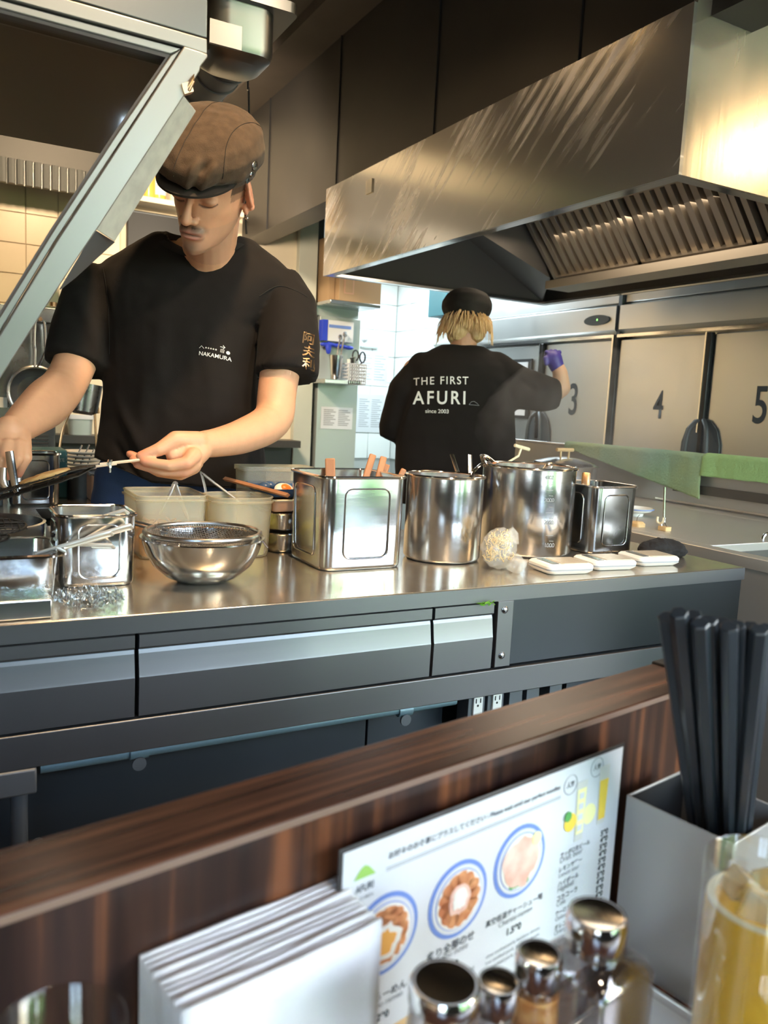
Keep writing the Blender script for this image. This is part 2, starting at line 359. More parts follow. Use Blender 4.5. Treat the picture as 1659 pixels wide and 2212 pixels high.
def rr(cx, cy, z, w, d, r, n=5):
    out = []
    for (sx, sy, a0) in ((1, 1, 0), (-1, 1, 90), (-1, -1, 180), (1, -1, 270)):
        for k in range(n+1):
            a = math.radians(a0+90*k/n)
            out.append(V((cx+sx*(w/2-r)+r*math.cos(a), cy+sy*(d/2-r)+r*math.sin(a), z)))
    return out
def bez(p, n=16):
    p = [V(q) for q in p]; out = []
    for i in range(len(p)-1):
        a = p[max(i-1, 0)]; b = p[i]; c = p[i+1]; d = p[min(i+2, len(p)-1)]
        for k in range(n):
            t = k/n; out.append(0.5*((2*b)+(c-a)*t+(2*a-5*b+4*c-d)*t*t+(-a+3*b-3*c+d)*t**3))
    out.append(p[-1]); return out
def fuse(mb, voxel, smooth=4, fac=0.5):
    me = bpy.data.meshes.new('t'); me.from_pydata([tuple(p) for p in mb.v], [], mb.f)
    bm = bmesh.new(); bm.from_mesh(me); bmesh.ops.recalc_face_normals(bm, faces=bm.faces); bm.to_mesh(me); bm.free()
    o = bpy.data.objects.new('t', me); C.objects.link(o)
    q = o.modifiers.new('r', 'REMESH'); q.mode = 'VOXEL'; q.voxel_size = voxel
    if smooth: q = o.modifiers.new('s', 'SMOOTH'); q.iterations = smooth; q.factor = fac
    dg = bpy.context.evaluated_depsgraph_get(); dg.update()
    ev = o.evaluated_get(dg).to_mesh()
    v = [x.co.copy() for x in ev.vertices]; f = [tuple(p.vertices) for p in ev.polygons]
    o.evaluated_get(dg).to_mesh_clear(); bpy.data.objects.remove(o); bpy.data.meshes.remove(me)
    r = MB(); r.v = v; r.f = f; return r
def normals(mb):
    n = [V((0, 0, 0)) for _ in mb.v]
    for q in mb.f:
        a, b, c = mb.v[q[0]], mb.v[q[1]], mb.v[q[2]]; k = (b-a).cross(c-a)
        for i in q: n[i] += k
    return [x.normalized() if x.length else V((0, 0, 1)) for x in n]
def vcolor(o, fn):
    me = o.data; a = me.color_attributes.new('Col', 'FLOAT_COLOR', 'POINT')
    for i, v in enumerate(me.vertices): a.data[i].color = (*fn(v.co), 1)
def text_mesh(s, size=1.0, bold=0.0, space=1.0):
    cu = bpy.data.curves.new('t', 'FONT'); cu.body = s; cu.size = size; cu.offset = bold; cu.space_character = space
    o = bpy.data.objects.new('t', cu); C.objects.link(o)
    dg = bpy.context.evaluated_depsgraph_get(); dg.update()
    me = bpy.data.meshes.new_from_object(o.evaluated_get(dg))
    v = [x.co.copy() for x in me.vertices]; f = [tuple(p.vertices) for p in me.polygons]
    bpy.data.objects.remove(o); bpy.data.curves.remove(cu); bpy.data.meshes.remove(me)
    return v, f
def text_on(name, s, A, B, up, m, parent, bvh=None, off=0.0012, bold=0.0, hscale=1.0, space=1.0):
    """lettering from point A to point B; up = text up direction; draped onto bvh when given"""
    v, f = text_mesh(s, 1.0, bold, space)
    if not v: return None
    x0 = min(p.x for p in v); x1 = max(p.x for p in v)
    A, B, up = V(A), V(B), V(up); u = (B-A); L = u.length; u.normalize(); k = L/(x1-x0)
    w = (up-u*up.dot(u)).normalized(); nrm = u.cross(w)
    if bvh is not None:                     # cut long edges so that the letters follow the cloth
        bm = bmesh.new(); me = bpy.data.meshes.new('t'); me.from_pydata([tuple(p) for p in v], [], f); bm.from_mesh(me)
        bmesh.ops.triangulate(bm, faces=bm.faces)
        for _ in range(2):
            e = [q for q in bm.edges if q.calc_length() > 0.18]
            if e: bmesh.ops.subdivide_edges(bm, edges=e, cuts=1)
        bmesh.ops.triangulate(bm, faces=bm.faces)
        bm.to_mesh(me); bm.free(); v = [x.co.copy() for x in me.vertices]; f = [tuple(p.vertices) for p in me.polygons]; bpy.data.meshes.remove(me)
    out = []
    for p in v:
        q = A+u*(p.x-x0)*k+w*p.y*k*hscale
        if bvh is not None:
            hit = bvh.ray_cast(q+nrm*0.15, -nrm, 0.6)
            q = (hit[0]+nrm*off) if hit[0] is not None else q+nrm*off
        else: q = q+nrm*off
        out.append(q)
    o = MB().add(out, f).build(name, m, parent, ang=180)
    return o
# ================================================================ THE SETTING
CZ = 2.89
struct(MB().box((-2.6, -1.9, -0.1), (4.3, 6.5, 0.0)).build('floor', 'floor'))
struct(MB().box((-2.6, -1.9, CZ), (4.3, 6.5, CZ+0.1)).build('ceiling', 'ceil'))
struct(MB().box((-2.7, -1.9, 0), (-2.6, 6.5, CZ)).build('wall_left', 'diner'))
struct(MB().box((4.3, -1.9, 0), (4.4, 6.5, CZ)).build('wall_right', 'diner'))
# dining room window wall behind the camera
wf = MB(); wf.box((-2.6, -1.9, 0), (4.3, -1.8, 0.42)); wf.box((-2.6, -1.9, 2.45), (4.3, -1.8, CZ))
wf.box((-2.6, -1.9, 0.42), (-2.1, -1.8, 2.45)); wf.box((-1.0, -1.9, 0.42), (0.75, -1.8, 2.45))
for x in (-1.55, 1.5, 2.3, 3.2, 4.2): wf.box((x, -1.9, 0.42), (x+0.10, -1.8, 2.45))
struct(wf.build('wall_front', 'navy'))
struct(MB().box((-8, -9, -0.15), (10, -1.95, -0.05)).build('ground', 'ground'))
# beige wall with tiles and dark lower band behind the chef
wb = struct(MB().box((-2.6, 5.05, 0), (2.04, 5.15, CZ)).build('wall_back', 'beige'))
struct(MB().box((-2.6, 5.02, 0), (2.037, 5.05, 0.905)).build('baseboard_back', 'darkband'))
struct(MB().box((-0.6, 5.035, 1.45), (0.93, 5.05, 2.275)).build('wall_panel_left', 'creamg'))
tl = None
wp = bpy.data.objects['wall_panel_left']; wp.name = 'wall_left_tiled'
for i in range(9):
    for j in range(5):
        x0 = -0.59+i*0.168; z0 = 1.455+j*0.164
        if tl is None:
            tl = MB().box((-0.081, -0.005, -0.079), (0.081, 0.005, 0.079)).build('tile', 'cream', bevel=0)
            q = tl
        else: q = tl.copy(); C.objects.link(q)
        q.parent = wp; q.location = (x0+0.084, 5.031, z0+0.082)
struct(MB().box((-2.6, 4.80, 2.275), (0.93, 5.05, 2.62)).build('wall_upper_left', 'band'))
b = MB(); a_ = P(0, 338, 'Y', 4.78); c_ = P(0, 392, 'Y', 4.78)
for i in range(34): b.lathe((-0.55+i*0.042, 4.78, c_.z), [(0.019, 0), (0.019, a_.z-c_.z)], 8)
b.box((-0.6, 4.79, c_.z), (0.90, 4.80, a_.z)); struct(b.build('wall_reflection_ribs', 'rib'))  # ribs stand in for a corrugated reflection above the tiles
struct(MB().box((2.037, 5.0, 0), (2.166, 5.15, CZ)).build('trim_post', 'post', bevel=0.004))
struct(MB().box((2.166, 5.08, 0), (2.24, 6.5, CZ)).build('wall_tile_left', 'black'))
wt = struct(MB().box((2.24, 6.40, 0), (3.62, 6.5, CZ)).build('wall_tile_back', 'grout'))
wr = struct(MB().box((3.563, 5.50, 0), (3.66, 6.40, CZ)).build('wall_tile_right', 'grout'))
t1 = MB().box((-0.113, -0.006, -0.111), (0.113, 0.006, 0.111)).build('tile', 'tile', bevel=0.003, seg=1)
k = 0
for i in range(5):
    for j in range(8):
        q = t1 if k == 0 else t1.copy(); k += 1
        if q is not t1: C.objects.link(q)
        q.parent = wt; q.location = (3.55-0.117-i*0.23, 6.395, 0.80+j*0.226)
for i in range(4):
    for j in range(8):
        q = t1.copy(); C.objects.link(q); q.parent = wr; q.location = (3.558, 6.40-0.117-i*0.23, 0.80+j*0.226); q.rotation_euler = (0, 0, PI/2)
# dark bulkhead above the cooking line, with its underside
bh = MB().box((1.65, 1.35, 2.127), (1.80, 5.0, CZ)); bh.box((1.80, 1.35, 2.38), (3.5, 5.0, 2.42))
bo = struct(bh.build('wall_bulkhead', 'bulk'))
bs = MB()
for y in (1.95, 2.75, 3.62, 4.55): bs.box((1.644, y, 2.127), (1.65, y+0.006, CZ))
struct(bs.build('trim_1', 'black'))
cj = MB(); cj.box((1.20, -1.8, CZ-0.03), (1.26, 5.0, CZ)); cj.box((1.45, -1.8, CZ-0.05), (1.65, 5.0, CZ-0.0))
struct(cj.build('trim_2', 'ceil'))
struct(MB().box((1.914, 0.8, 2.31), (4.2, 1.69, 2.34)).build('ceiling_panel', 'galv'))
# greenery outside the windows
def hedge(name, label, x, y, z, r):
    mb = MB(); mb.ell((0, 0, 0), r, n=40, m=24); nn = normals(mb)
    for i, p in enumerate(mb.v): mb.v[i] = p+nn[i]*(noise.noise(p*2.2)*0.5+noise.noise(p*7)*0.16)
    o = mb.build(name, 'hedge', ang=180); o.location = (x, y, z); return reg(o, label, 'plant', 'plants outside the dining window')
hedge('shrub', 'round green shrub outside the dining window', -1.6, -4.4, 1.0, (0.9, 0.7, 1.1))
hedge('shrub', 'tall green shrub outside the dining window', 1.9, -4.0, 1.3, (0.6, 0.6, 1.5))
hedge('shrub', 'broad green shrub outside the dining window', 4.1, -4.6, 0.9, (1.1, 0.7, 1.3))

# ---------------------------------------------------------------- fridge row
fr = thing('refrigerator', 'large stainless steel refrigerator bank with numbered doors along the right', 'refrigerator', (3.4, 3.2, 0))
fx = 3.4
MB().box((fx+0.02, 1.3, 0.10), (4.15, 5.45, 2.0)).build('cabinet_body', 'fridge', fr, bevel=0.004)
b = MB()
for z0, z1, y0, y1 in ((1.80, 1.985, 3.49, 5.45), (1.80, 1.985, 1.3, 3.46)): b.box((fx-0.012, y0, z0), (fx+0.02, y1, z1))
b.build('top_panel', 'fridge', fr, bevel=0.004)
b = MB()
for y0, y1 in ((3.49, 5.45), (1.3, 3.46)):
    b.prism([(fx-0.012, y0, 1.795), (fx-0.042, y0, 1.782), (fx-0.042, y0, 1.650), (fx-0.012, y0, 1.625), (fx+0.02, y0, 1.625), (fx+0.02, y0, 1.795)], (0, y1-y0, 0))
b.build('control_panel', 'fridge', fr)
b = MB().box((fx-0.03, 3.461, 0.1), (fx+0.015, 3.489, 1.99)); b.build('divider', 'leg', fr)
b = MB()
for y0, y1 in ((3.49, 5.45), (1.3, 3.46)): b.box((fx-0.05, y0, 1.605), (fx, y1, 1.622))
b.build('door_rail', 'bright', fr)
# display
ctl = MB().prism([V((fx-0.044, 3.637+0.105*math.cos(a)*(1 if abs(math.cos(a)) < .2 else 1), 1.712+0.030*math.sin(a))) for a in [2*PI*i/24 for i in range(24)]], (-0.006, 0, 0)).build('display', 'lcd', fr)
MB().lathe((fx-0.051, 3.63, 1.714), [(0.006, 0), (0.004, -0.002)], 12, (1, 0, 0)).build('indicator', 'led', ctl)
vg = MB()
for i in range(22): vg.box((fx-0.016, 2.46-i*0.026, 1.862), (fx-0.010, 2.474-i*0.026, 1.893))
vg.build('vent', 'rubber', fr)
edges = [(5.42, 4.745), (4.735, 4.125), (4.095, 3.500), (3.450, 2.845), (2.805, 2.215), (2.185, 1.60)]
for i, (ya, yb) in enumerate(edges):
    d = MB().box((fx-0.03, yb, 0.62), (fx+0.02, ya, 1.597)).build('door', 'fridge', fr, bevel=0.008)
    if i in (2, 3, 4):
        num = '345'[i-2]; yc = (3.803, 3.129, 2.51)[i-2]
        text_on('number', num, (fx-0.0305, yc+0.035, 1.163), (fx-0.0305, yc-0.035, 1.163), (0, 0, 1), 'ink', d, bold=0.01, hscale=1.45)
def fhandle(yc):
    # flared dark handle plate at the foot of the slot between two doors
    g = MB()
    for s in (-1, 1):
        pr = [(0.0, 1.175), (0.05, 1.165), (0.095, 1.12), (0.118, 1.05), (0.122, 0.95), (0.115, 0.80), (0.115, 0.66)]
        g.prism([(fx-0.034, yc+s*0.0, 0.66)]+[(fx-0.034, yc+s*w, z) for w, z in pr], (-0.008, 0, 0))
        rp = bez([(fx-0.045, yc+s*0.012, 1.165), (fx-0.065, yc+s*0.05, 1.12), (fx-0.07, yc+s*0.065, 1.02), (fx-0.07, yc+s*0.066, 0.85), (fx-0.06, yc+s*0.066, 0.67)], 6)
        g.tube(rp, 0.012, 8)
    g.build('handle', 'leg', fr, bevel=0.002)
    MB().box((fx-0.052, yc-0.014, 1.0), (fx-0.022, yc+0.014, 1.60)).build('door_seal', 'rubber', fr, bevel=0.005)
    MB().box((fx-0.056, yc+0.012, 1.1), (fx-0.03, yc+0.020, 1.60)).build('seal_trim', 'bright', fr)
fhandle(2.825); fhandle(4.11)
MB().box((fx-0.045, 3.452, 0.62), (fx-0.0, 3.488, 1.615)).build('door_seal', 'rubber', fr, bevel=0.006)
MB().box((fx-0.052, 3.484, 0.62), (fx-0.03, 3.496, 1.62)).build('seal_trim', 'bright', fr)
# notice board on door 2
nb = thing('clipboard', 'white notice sheet in a dark frame fixed to the refrigerator beside the raised arm', 'notice', (fx-0.04, 4.32, 1.3))
p0 = P(1085, 772, 'X', fx-0.04); p1 = P(1150, 775, 'X', fx-0.04)
ya, yb = p0.y+0.1, p1.y
MB().box((fx-0.045, yb, 1.12), (fx-0.033, ya, p1.z)).build('backing', 'black', nb)
MB().box((fx-0.048, yb+0.03, 1.14), (fx-0.0455, ya-0.03, p1.z-0.02)).build('sheet', 'paper', nb)

# ---------------------------------------------------------------- extraction hood
hd = thing('extractor_hood', 'big stainless steel extraction hood over the boiling range', 'hood', (2.26, 2.54, 1.75))
X0, X1, Y0, Y1, Z0, Z1 = 1.59, 2.93, 1.48, 3.60, 1.75, 2.145
MB().box((X0, Y0, Z0), (X0+0.012, Y1, Z1)).build('long_panel', 'hood', hd)
MB().box((X0+0.012, Y0, Z0), (X1, Y0+0.012, Z1+0.02)).build('end_panel', 'hoodside', hd)
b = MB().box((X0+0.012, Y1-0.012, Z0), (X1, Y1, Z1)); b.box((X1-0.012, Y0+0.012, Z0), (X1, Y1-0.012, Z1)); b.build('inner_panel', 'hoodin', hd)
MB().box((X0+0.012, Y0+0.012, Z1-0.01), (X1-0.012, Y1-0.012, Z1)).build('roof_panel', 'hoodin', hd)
b = MB(); w = 0.045
b.box((X0+0.012, Y0+0.012, Z0), (X0+w, Y1-0.012, Z0+0.012)); b.box((X1-w, Y0+0.012, Z0), (X1-0.012, Y1-0.012, Z0+0.012))
b.box((X0+w, Y0+0.012, Z0), (X1-w, Y0+w, Z0+0.012)); b.box((X0+w, Y1-w, Z0), (X1-w, Y1-0.012, Z0+0.012))
b.build('rim', 'bright', hd)
# dark inner slope and far corner crease
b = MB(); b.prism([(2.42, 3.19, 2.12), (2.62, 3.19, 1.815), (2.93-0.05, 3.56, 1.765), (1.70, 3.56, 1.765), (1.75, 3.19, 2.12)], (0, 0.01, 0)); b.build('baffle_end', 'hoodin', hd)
# filter bank: tilted frame, each slat its own part
def fpt(y, t, out=0.0):   # t 0 bottom .. 1 top
    a = V((2.66, y, 1.815)); bb = V((2.44, y, 2.075)); n = V((-0.26, 0, -0.22)).normalized()
    return a.lerp(bb, t)+n*out
sl = None
for (ya, yb, ns) in ((3.17, 2.62, 9), (2.60, 2.06, 9), (2.04, 1.52, 9)):
    f = MB()
    for (y0, y1, t0, t1) in ((ya, ya-0.022, 0, 1), (yb+0.022, yb, 0, 1), (ya, yb, 0, 0.07), (ya, yb, 0.93, 1)):
        f.add([fpt(y0, t0, .0), fpt(y1, t0, .0), fpt(y1, t1, .0), fpt(y0, t1, .0), fpt(y0, t0, .03), fpt(y1, t0, .03), fpt(y1, t1, .03), fpt(y0, t1, .03)],
              [(0, 1, 2, 3), (7, 6, 5, 4), (0, 4, 5, 1), (1, 5, 6, 2), (2, 6, 7, 3), (3, 7, 4, 0)])
    f.build('filter_frame', 'filter', hd)
    MB().add([fpt(ya, 0, -.03), fpt(yb, 0, -.03), fpt(yb, 1, -.03), fpt(ya, 1, -.03)], [(0, 1, 2, 3)]).build('filter_backing', 'black', hd, solid=0.002)
    for i in range(ns):
        yc = ya-0.03-(i+0.5)*(ya-yb-0.06)/ns
        s = MB(); hw = 0.019
        pr = [(-hw, -0.012), (-hw*0.75, 0.014), (hw*0.75, 0.014), (hw, -0.012), (hw*0.6, -0.008), (hw*0.5, 0.008), (-hw*0.5, 0.008), (-hw*0.6, -0.008)]
        s.rings([[fpt(yc+a, t, o) for a, o in pr] for t in (0.06, 0.94)])
        s.build('slat', 'filter', hd)
b = MB(); b.prism([(2.60, 1.5, 1.762), (2.60, 1.5, 1.80), (2.61, 1.5, 1.80), (2.61, 1.5, 1.77), (2.74, 1.5, 1.77), (2.74, 1.5, 1.83), (2.75, 1.5, 1.83), (2.75, 1.5, 1.762)], (0, 1.70, 0)); b.build('grease_gutter', 'filter', hd)
b = MB(); q = P(800, 398, 'X', X0-0.002); b.box((X0-0.006, q.y-0.02, q.z-0.035), (X0-0.0005, q.y+0.035, q.z+0.02)); b.build('bracket', 'hoodside', hd)
# light fittings: two recessed downlights and one fluorescent tube
for (x, y, lab) in ((0.80, 2.90, 'round warm downlight in the dark ceiling nearer the steel hood'), (0.50, 2.90, 'round warm downlight in the dark ceiling nearer the chef')):
    t = thing('downlight', lab, 'lamp', (x, y, CZ-0.03), group='ceiling downlights')
    MB().lathe((x, y, CZ-0.03), [(0.07, 0.03), (0.075, 0.0), (0.055, 0.0), (0.05, 0.012), (0.05, 0.03)], 28).build('trim_ring', 'bright', t)
    MB().lathe((x, y, CZ-0.012), [(0.03, 0), (0.0001, -0.004)], 20).build('bulb', 'lampwarm', t)
t = thing('ceiling_spotlight', 'bright warm spotlight hanging in front of the hood end', 'lamp', (3.69, 0.05, 2.60))
MB().lathe((3.69, 0.05, 2.60), [(0.05, 0.29), (0.05, 0.0), (0.045, 0.0), (0.045, 0.1)], 24).build('housing', 'black', t)
MB().lathe((3.69, 0.05, 2.605), [(0.04, 0), (0.001, -0.003)], 24).build('bulb', 'lampspot', t)
t = thing('tube_light', 'white fluorescent tube fitting on the ceiling of the tiled room', 'lamp', (2.75, 5.9, 2.33))
MB().box((2.2+0.1, 5.85, 2.32), (3.3, 6.0, 2.37)).build('housing', 'paper', t, bevel=0.005)
MB().tube([(2.35, 5.92, 2.305), (3.25, 5.92, 2.305)], 0.013, 12).build('tube', 'lampcool', t)
struct(MB().box((2.24, 5.0, 2.375), (3.7, 6.45, 2.40)).build('ceiling_tiled_room', 'paper'))

# ---------------------------------------------------------------- guard panel with glass, top left
gp = thing('guard_panel', 'slanted stainless framed glass guard hanging above the left of the worktop', 'glass guard', (0.1, 1.12, 1.5))
GY = 1.12
def G(x, y, dy=0.0): q = P(x, y, 'Y', GY); q.y += dy; return q
def Gpoly(name, pts, y0, y1, m, bev=0.0015, parent=gp):
    return MB().prism([V((G(*p).x, GY+y0, G(*p).z)) for p in pts], (0, y1-y0, 0)).build(name, m, parent, bevel=bev)
Gpoly('header_panel', [(-700, -260), (150, 2), (445, 86), (449, -260)], -0.006, 0.10, 'header')
Gpoly('top_rail', [(-700, -252), (150, 4), (445, 88), (445, 120), (393, 104), (-60, -18), (-700, -190)], -0.006, 0.05, 'frame')
Gpoly('inner_rail', [(-700, -188), (-60, -16), (392, 106), (368, 118), (-60, 3), (-700, -170)], -0.002, 0.045, 'frame')
# slanted rails
Gpoly('slanted_rail', [(394, 105), (445, 121), (445, 128), (430, 148), (428, 158), (397, 207), (208, 497), (165, 560), (117, 634), (11, 800), (-90, 958), (-200, 1130), (-290, 1130), (-75, 838), (0, 722), (120, 524)], -0.008, 0.05, 'frame')
Gpoly('inner_slanted_rail', [(392, 106), (118, 523), (-2, 720), (-77, 836), (-292, 1128), (-312, 1128), (-95, 812), (0, 683), (120, 490), (250, 292), (368, 120)], -0.003, 0.045, 'frame')
Gpoly('gasket', [(368, 118), (250, 292), (120, 490), (0, 683), (-95, 812), (-312, 1128), (-318, 1128), (-100, 812), (-4, 680), (114, 488), (244, 290), (358, 124), (-60, 11), (-700, -160), (-700, -170), (-60, 3)], 0.0, 0.03, 'gasket', 0)
Gpoly('glass_pane', [(360, 123), (245, 290), (115, 488), (-2, 680), (-98, 812), (-314, 1128), (-700, 1128), (-700, -164), (-60, 8)], 0.012, 0.018, 'pane', 0)
# side flange: galvanised, bent back from the slanted rail
def Gd(x, y, dy): d = ray(x, y); return CAMP+d*((GY+dy-CAMP.y)/d.y)
fl = MB(); A = [Gd(394, 203, 0.03), Gd(424, 240, 0.075), Gd(248, 522, 0.075), Gd(205, 494, 0.03)]
nv = (A[1]-A[0]).cross(A[3]-A[0]).normalized()*0.003
fl.prism(A, nv); fl.build('side_flange', 'galv', gp, bevel=0.001)
fl = MB(); A = [Gd(205, 497, 0.035), Gd(246, 522, 0.10), Gd(160, 600, 0.12), Gd(128, 625, 0.04)]
fl.prism(A, (0.002, 0.002, 0)); fl.build('lower_flange', 'leg', gp)
fl = MB(); fl.tube([Gd(404, 196, -0.01), Gd(412, 175, -0.012), Gd(419, 163, -0.012), Gd(418, 176, -0.012), Gd(408, 196, -0.012)], 0.0022, 8)
fl.ob(Gd(403, 192, -0.006), (0.006, 0, 0.003), (0, 0.006, 0), (-0.002, 0, 0.006)); fl.build('latch', 'brass' if 'brass' in M else 'gold', gp)
fl = MB(); fl.box((-2.2, GY+0.10, 1.62), (0.33, 1.75, 1.66)); fl.build('canopy_roof', 'hoodin', gp)
fl = MB(); fl.box((G(449, -60).x-0.012, GY+0.05, 1.63), (G(449, -60).x, 1.75, 1.95)); fl.build('side_panel', 'hoodin', gp)
# supply duct box and round pipe
du = thing('duct_box', 'rounded stainless duct box beside the top of the glass guard', 'duct', (0.52, 1.7, 1.85))
def Du(x, y, yy): return P(x, y, 'Y', yy)
q0 = Du(455, 92, 1.62); q1 = Du(590, 92, 1.62); zt = 2.25
R = []
for (zz, g) in ((q0.z-0.012, -0.018), (q0.z, 0), (q0.z+0.012, 0.004), (zt, 0.004)):
    R.append(rr((q0.x+q1.x)/2+0.005, 1.69, zz, (q1.x-q0.x)+2*g, 0.14+2*g, 0.035+g*0.5))
MB().rings(R).build('duct_body', 'header', du)
fl = MB(); z = Du(600, 18, 1.6).z; fl.rings([rr(0.535, 1.69, zz, 0.20, 0.18, 0.02) for zz in (z, z+0.02)]); fl.build('duct_lip', 'header', du)
MB().box((q0.x-0.008, 1.60, q0.z-0.008), (q0.x+0.055, 1.606, q0.z+0.035)).build('bracket', 'header', du)
pc = Dp(452, 168, 1.85)
pi = thing('vent_pipe', 'round grey vent pipe running back from the duct box', 'pipe', (pc.x, 2.0, pc.z))
MB().lathe((pc.x, 1.775, pc.z), [(0.052, 0), (0.052, 2.9)], 28, (0, 1, 0)).build('pipe_body', 'leg', pi)
for y in (1.80, 1.87, 1.98, 2.12): MB().lathe((pc.x, y, pc.z), [(0.0525, 0), (0.055, 0.003), (0.055, 0.012), (0.0525, 0.015)], 28, (0, 1, 0), cap0=False, cap1=False).build('pipe_joint', 'leg', pi)
cb = MB(); cb.tube(bez([V((Dp(536, 120, 2.2).x, Dp(536, 120, 2.2).y, CZ)), Dp(536, 120, 2.2), Dp(537, 200, 2.3), Dp(538, 330, 2.4), Dp(530, 440, 2.4), Dp(532, 505, 2.4)], 8), 0.0035, 6)
reg(cb.build('hanging_cable', 'rubber'), 'thin black cable hanging down behind the cap of the chef', 'cable')
# ================================================================ KITCHEN WORK TABLE
TY = 1.107; TZ = 0.85
wt_ = thing('work_table', 'long stainless steel kitchen work table with drawers, pots standing on it', 'work table', (0.3, 1.4, 0))
b = MB(); b.box((-1.0, TY, 0.825), (1.492, 1.72, TZ)); b.build('worktop', 'top', wt_, bevel=0.003)
MB().box((-1.0, TY-0.0015, 0.8235), (1.4925, TY, 0.8485)).build('edge_strip', 'front', wt_)
def drawer(x0, x1, flange_inset=0.0):
    pr = [(TY+0.004, 0.8215), (TY-0.001, 0.8205), (TY-0.001, 0.803), (TY+0.001, 0.8005), (TY+0.0045, 0.7985), (TY+0.0025, 0.793), (TY-0.002, 0.7635), (TY-0.003, 0.760), (TY-0.002, 0.704), (TY+0.002, 0.702), (TY+0.03, 0.702), (TY+0.03, 0.8215)]
    d = MB().rings([[(x, y, z) for y, z in pr] for x in (x0, x1)]).build('drawer_front', 'front', wt_, ang=8)
    return d
drawer(-0.62, 0.2265); drawer(0.2325, 0.7105); drawer(0.7165, 0.838)
MB().box((-1, TY+0.032, 0.70), (0.85, TY+0.036, 0.825)).build('drawer_recess', 'black', wt_)
s = MB().box((0.8445, TY-0.004, 0.704), (0.8785, TY+0.02, 0.8235)).build('bracket_strip', 'front', wt_, bevel=0.001)
for z in (0.808, 0.725):
    MB().lathe((0.859, TY-0.004, z), [(0.0065, 0), (0.0065, -0.0015), (0.004, -0.0035), (0.001, -0.004)], 14, (0, 1, 0)).build('bolt', 'steel', s)
MB().box((0.880, TY+0.001, 0.7045), (1.488, TY+0.02, 0.8235)).build('front_panel', 'frontdark', wt_, bevel=0.001)
MB().box((-1.0, TY-0.004, 0.653), (1.486, TY+0.02, 0.700)).build('lower_rail', 'front', wt_, bevel=0.0015)
b = MB(); b.box((-1.0, 1.19, 0.05), (0.640, 1.20, 0.655)); b.box((0.644, 1.19, 0.05), (0.80, 1.20, 0.655)); b.build('back_panel', 'under', wt_, bevel=0.001)
MB().box((1.05, 1.14, 0.05), (1.486, 1.15, 0.655)).build('side_panel', 'frontdark', wt_)
MB().box((1.470, TY+0.02, 0.0), (1.487, 1.70, 0.825)).build('end_panel', 'frontdark', wt_)
MB().box((-1.0, 1.68, 0.0), (1.47, 1.70, 0.825)).build('rear_panel', 'under', wt_)
b = MB().tube([(0.106, 1.125, 0.642), (0.78, 1.125, 0.646)], 0.0085, 12); b.build('conduit', 'conduit', wt_)
for x in (0.236, 0.676):
    c = MB().lathe((x-0.012, 1.125, 0.643), [(0.011, 0), (0.011, 0.026)], 12, (1, 0, 0)).build('conduit_clamp', 'conduit', wt_)
    MB().lathe((x, 1.118, 0.628), [(0.010, 0), (0.010, -0.004)], 14, (0, 1, 0)).build('clamp_tab', 'leg', c)
MB().box((-0.40, 1.10, 0.617), (0.100, 1.18, 0.6525)).build('junction_box', 'leg', wt_, bevel=0.003)
b = MB().tube([(0.080, 1.13, 0.0), (0.080, 1.13, 0.617)], 0.011, 12); b.build('leg', 'leg', wt_)
for (dx, dz) in ((-0.022, 0.52), (0.022, 0.535), (-0.02, 0.495)):
    MB().lathe((0.08+dx, 1.12, dz), [(0.009, 0), (0.009, -0.006), (0.004, -0.006), (0.004, -0.001)], 12, (0, 1, 0)).build('pipe_clamp', 'leg', wt_)
for x in (0.828, 0.870):
    o_ = MB().box((x-0.018, 1.125, 0.56), (x+0.018, 1.16, 0.650)).build('outlet_box', 'leg', wt_, bevel=0.001)
    oo = MB().box((x-0.009, 1.121, 0.585), (x+0.011, 1.126, 0.648)).build('outlet', 'outlet', o_, bevel=0.001)
b = MB()
for x in (0.829, 0.871):
    for z in (0.635, 0.605):
        b.box((x-0.006, 1.1200, z), (x-0.0045, 1.1215, z+0.008)); b.box((x+0.0035, 1.1200, z), (x+0.005, 1.1215, z+0.008)); b.lathe((x-0.001, 1.1205, z-0.005), [(0.0022, 0), (0.0022, 0.001)], 8, (0, 1, 0))
b.build('outlet_slots', 'black', wt_)
b = MB()
for x in (0.905, 0.945, 1.00): b.box((x, 1.13, 0.0), (x+0.03, 1.17, 0.655))
b.build('table_post', 'leg', wt_, bevel=0.001)
g = MB()
for i in range(26):
    x = 0.818+random.uniform(-0.018, 0.018); z = 0.8235+random.uniform(-0.004, 0.003); a = random.uniform(0, PI); L = random.uniform(.004, .010)
    g.tube([(x, TY-0.006, z), (x+L*math.cos(a)*.5, TY-0.009, z+L*.3*math.sin(a)), (x+L*math.cos(a), TY-0.006, z+L*.5*math.sin(a)-.002)], [0.0007, 0.0009, 0.0003], 5)
reg(g.build('herb_sprig', 'leaf'), 'small sprig of green herb caught under the worktop edge', 'herb')

# side counter at the left behind the range
sd = thing('side_counter', 'low steel side counter behind the chef, carrying tins and plates', 'counter', (0, 2.3, 0))
b = MB(); b.box((-1.2, 1.725, 0.825), (0.20, 2.64, TZ)); b.box((0.20, 2.20, 0.825), (0.62, 2.64, TZ)); b.build('counter_top', 'top', sd)
b = MB(); b.box((-1.2, 1.74, 0.0), (0.19, 2.62, 0.825)); b.box((0.19, 2.22, 0), (0.60, 2.62, 0.825)); b.build('counter_body', 'frontdark', sd)

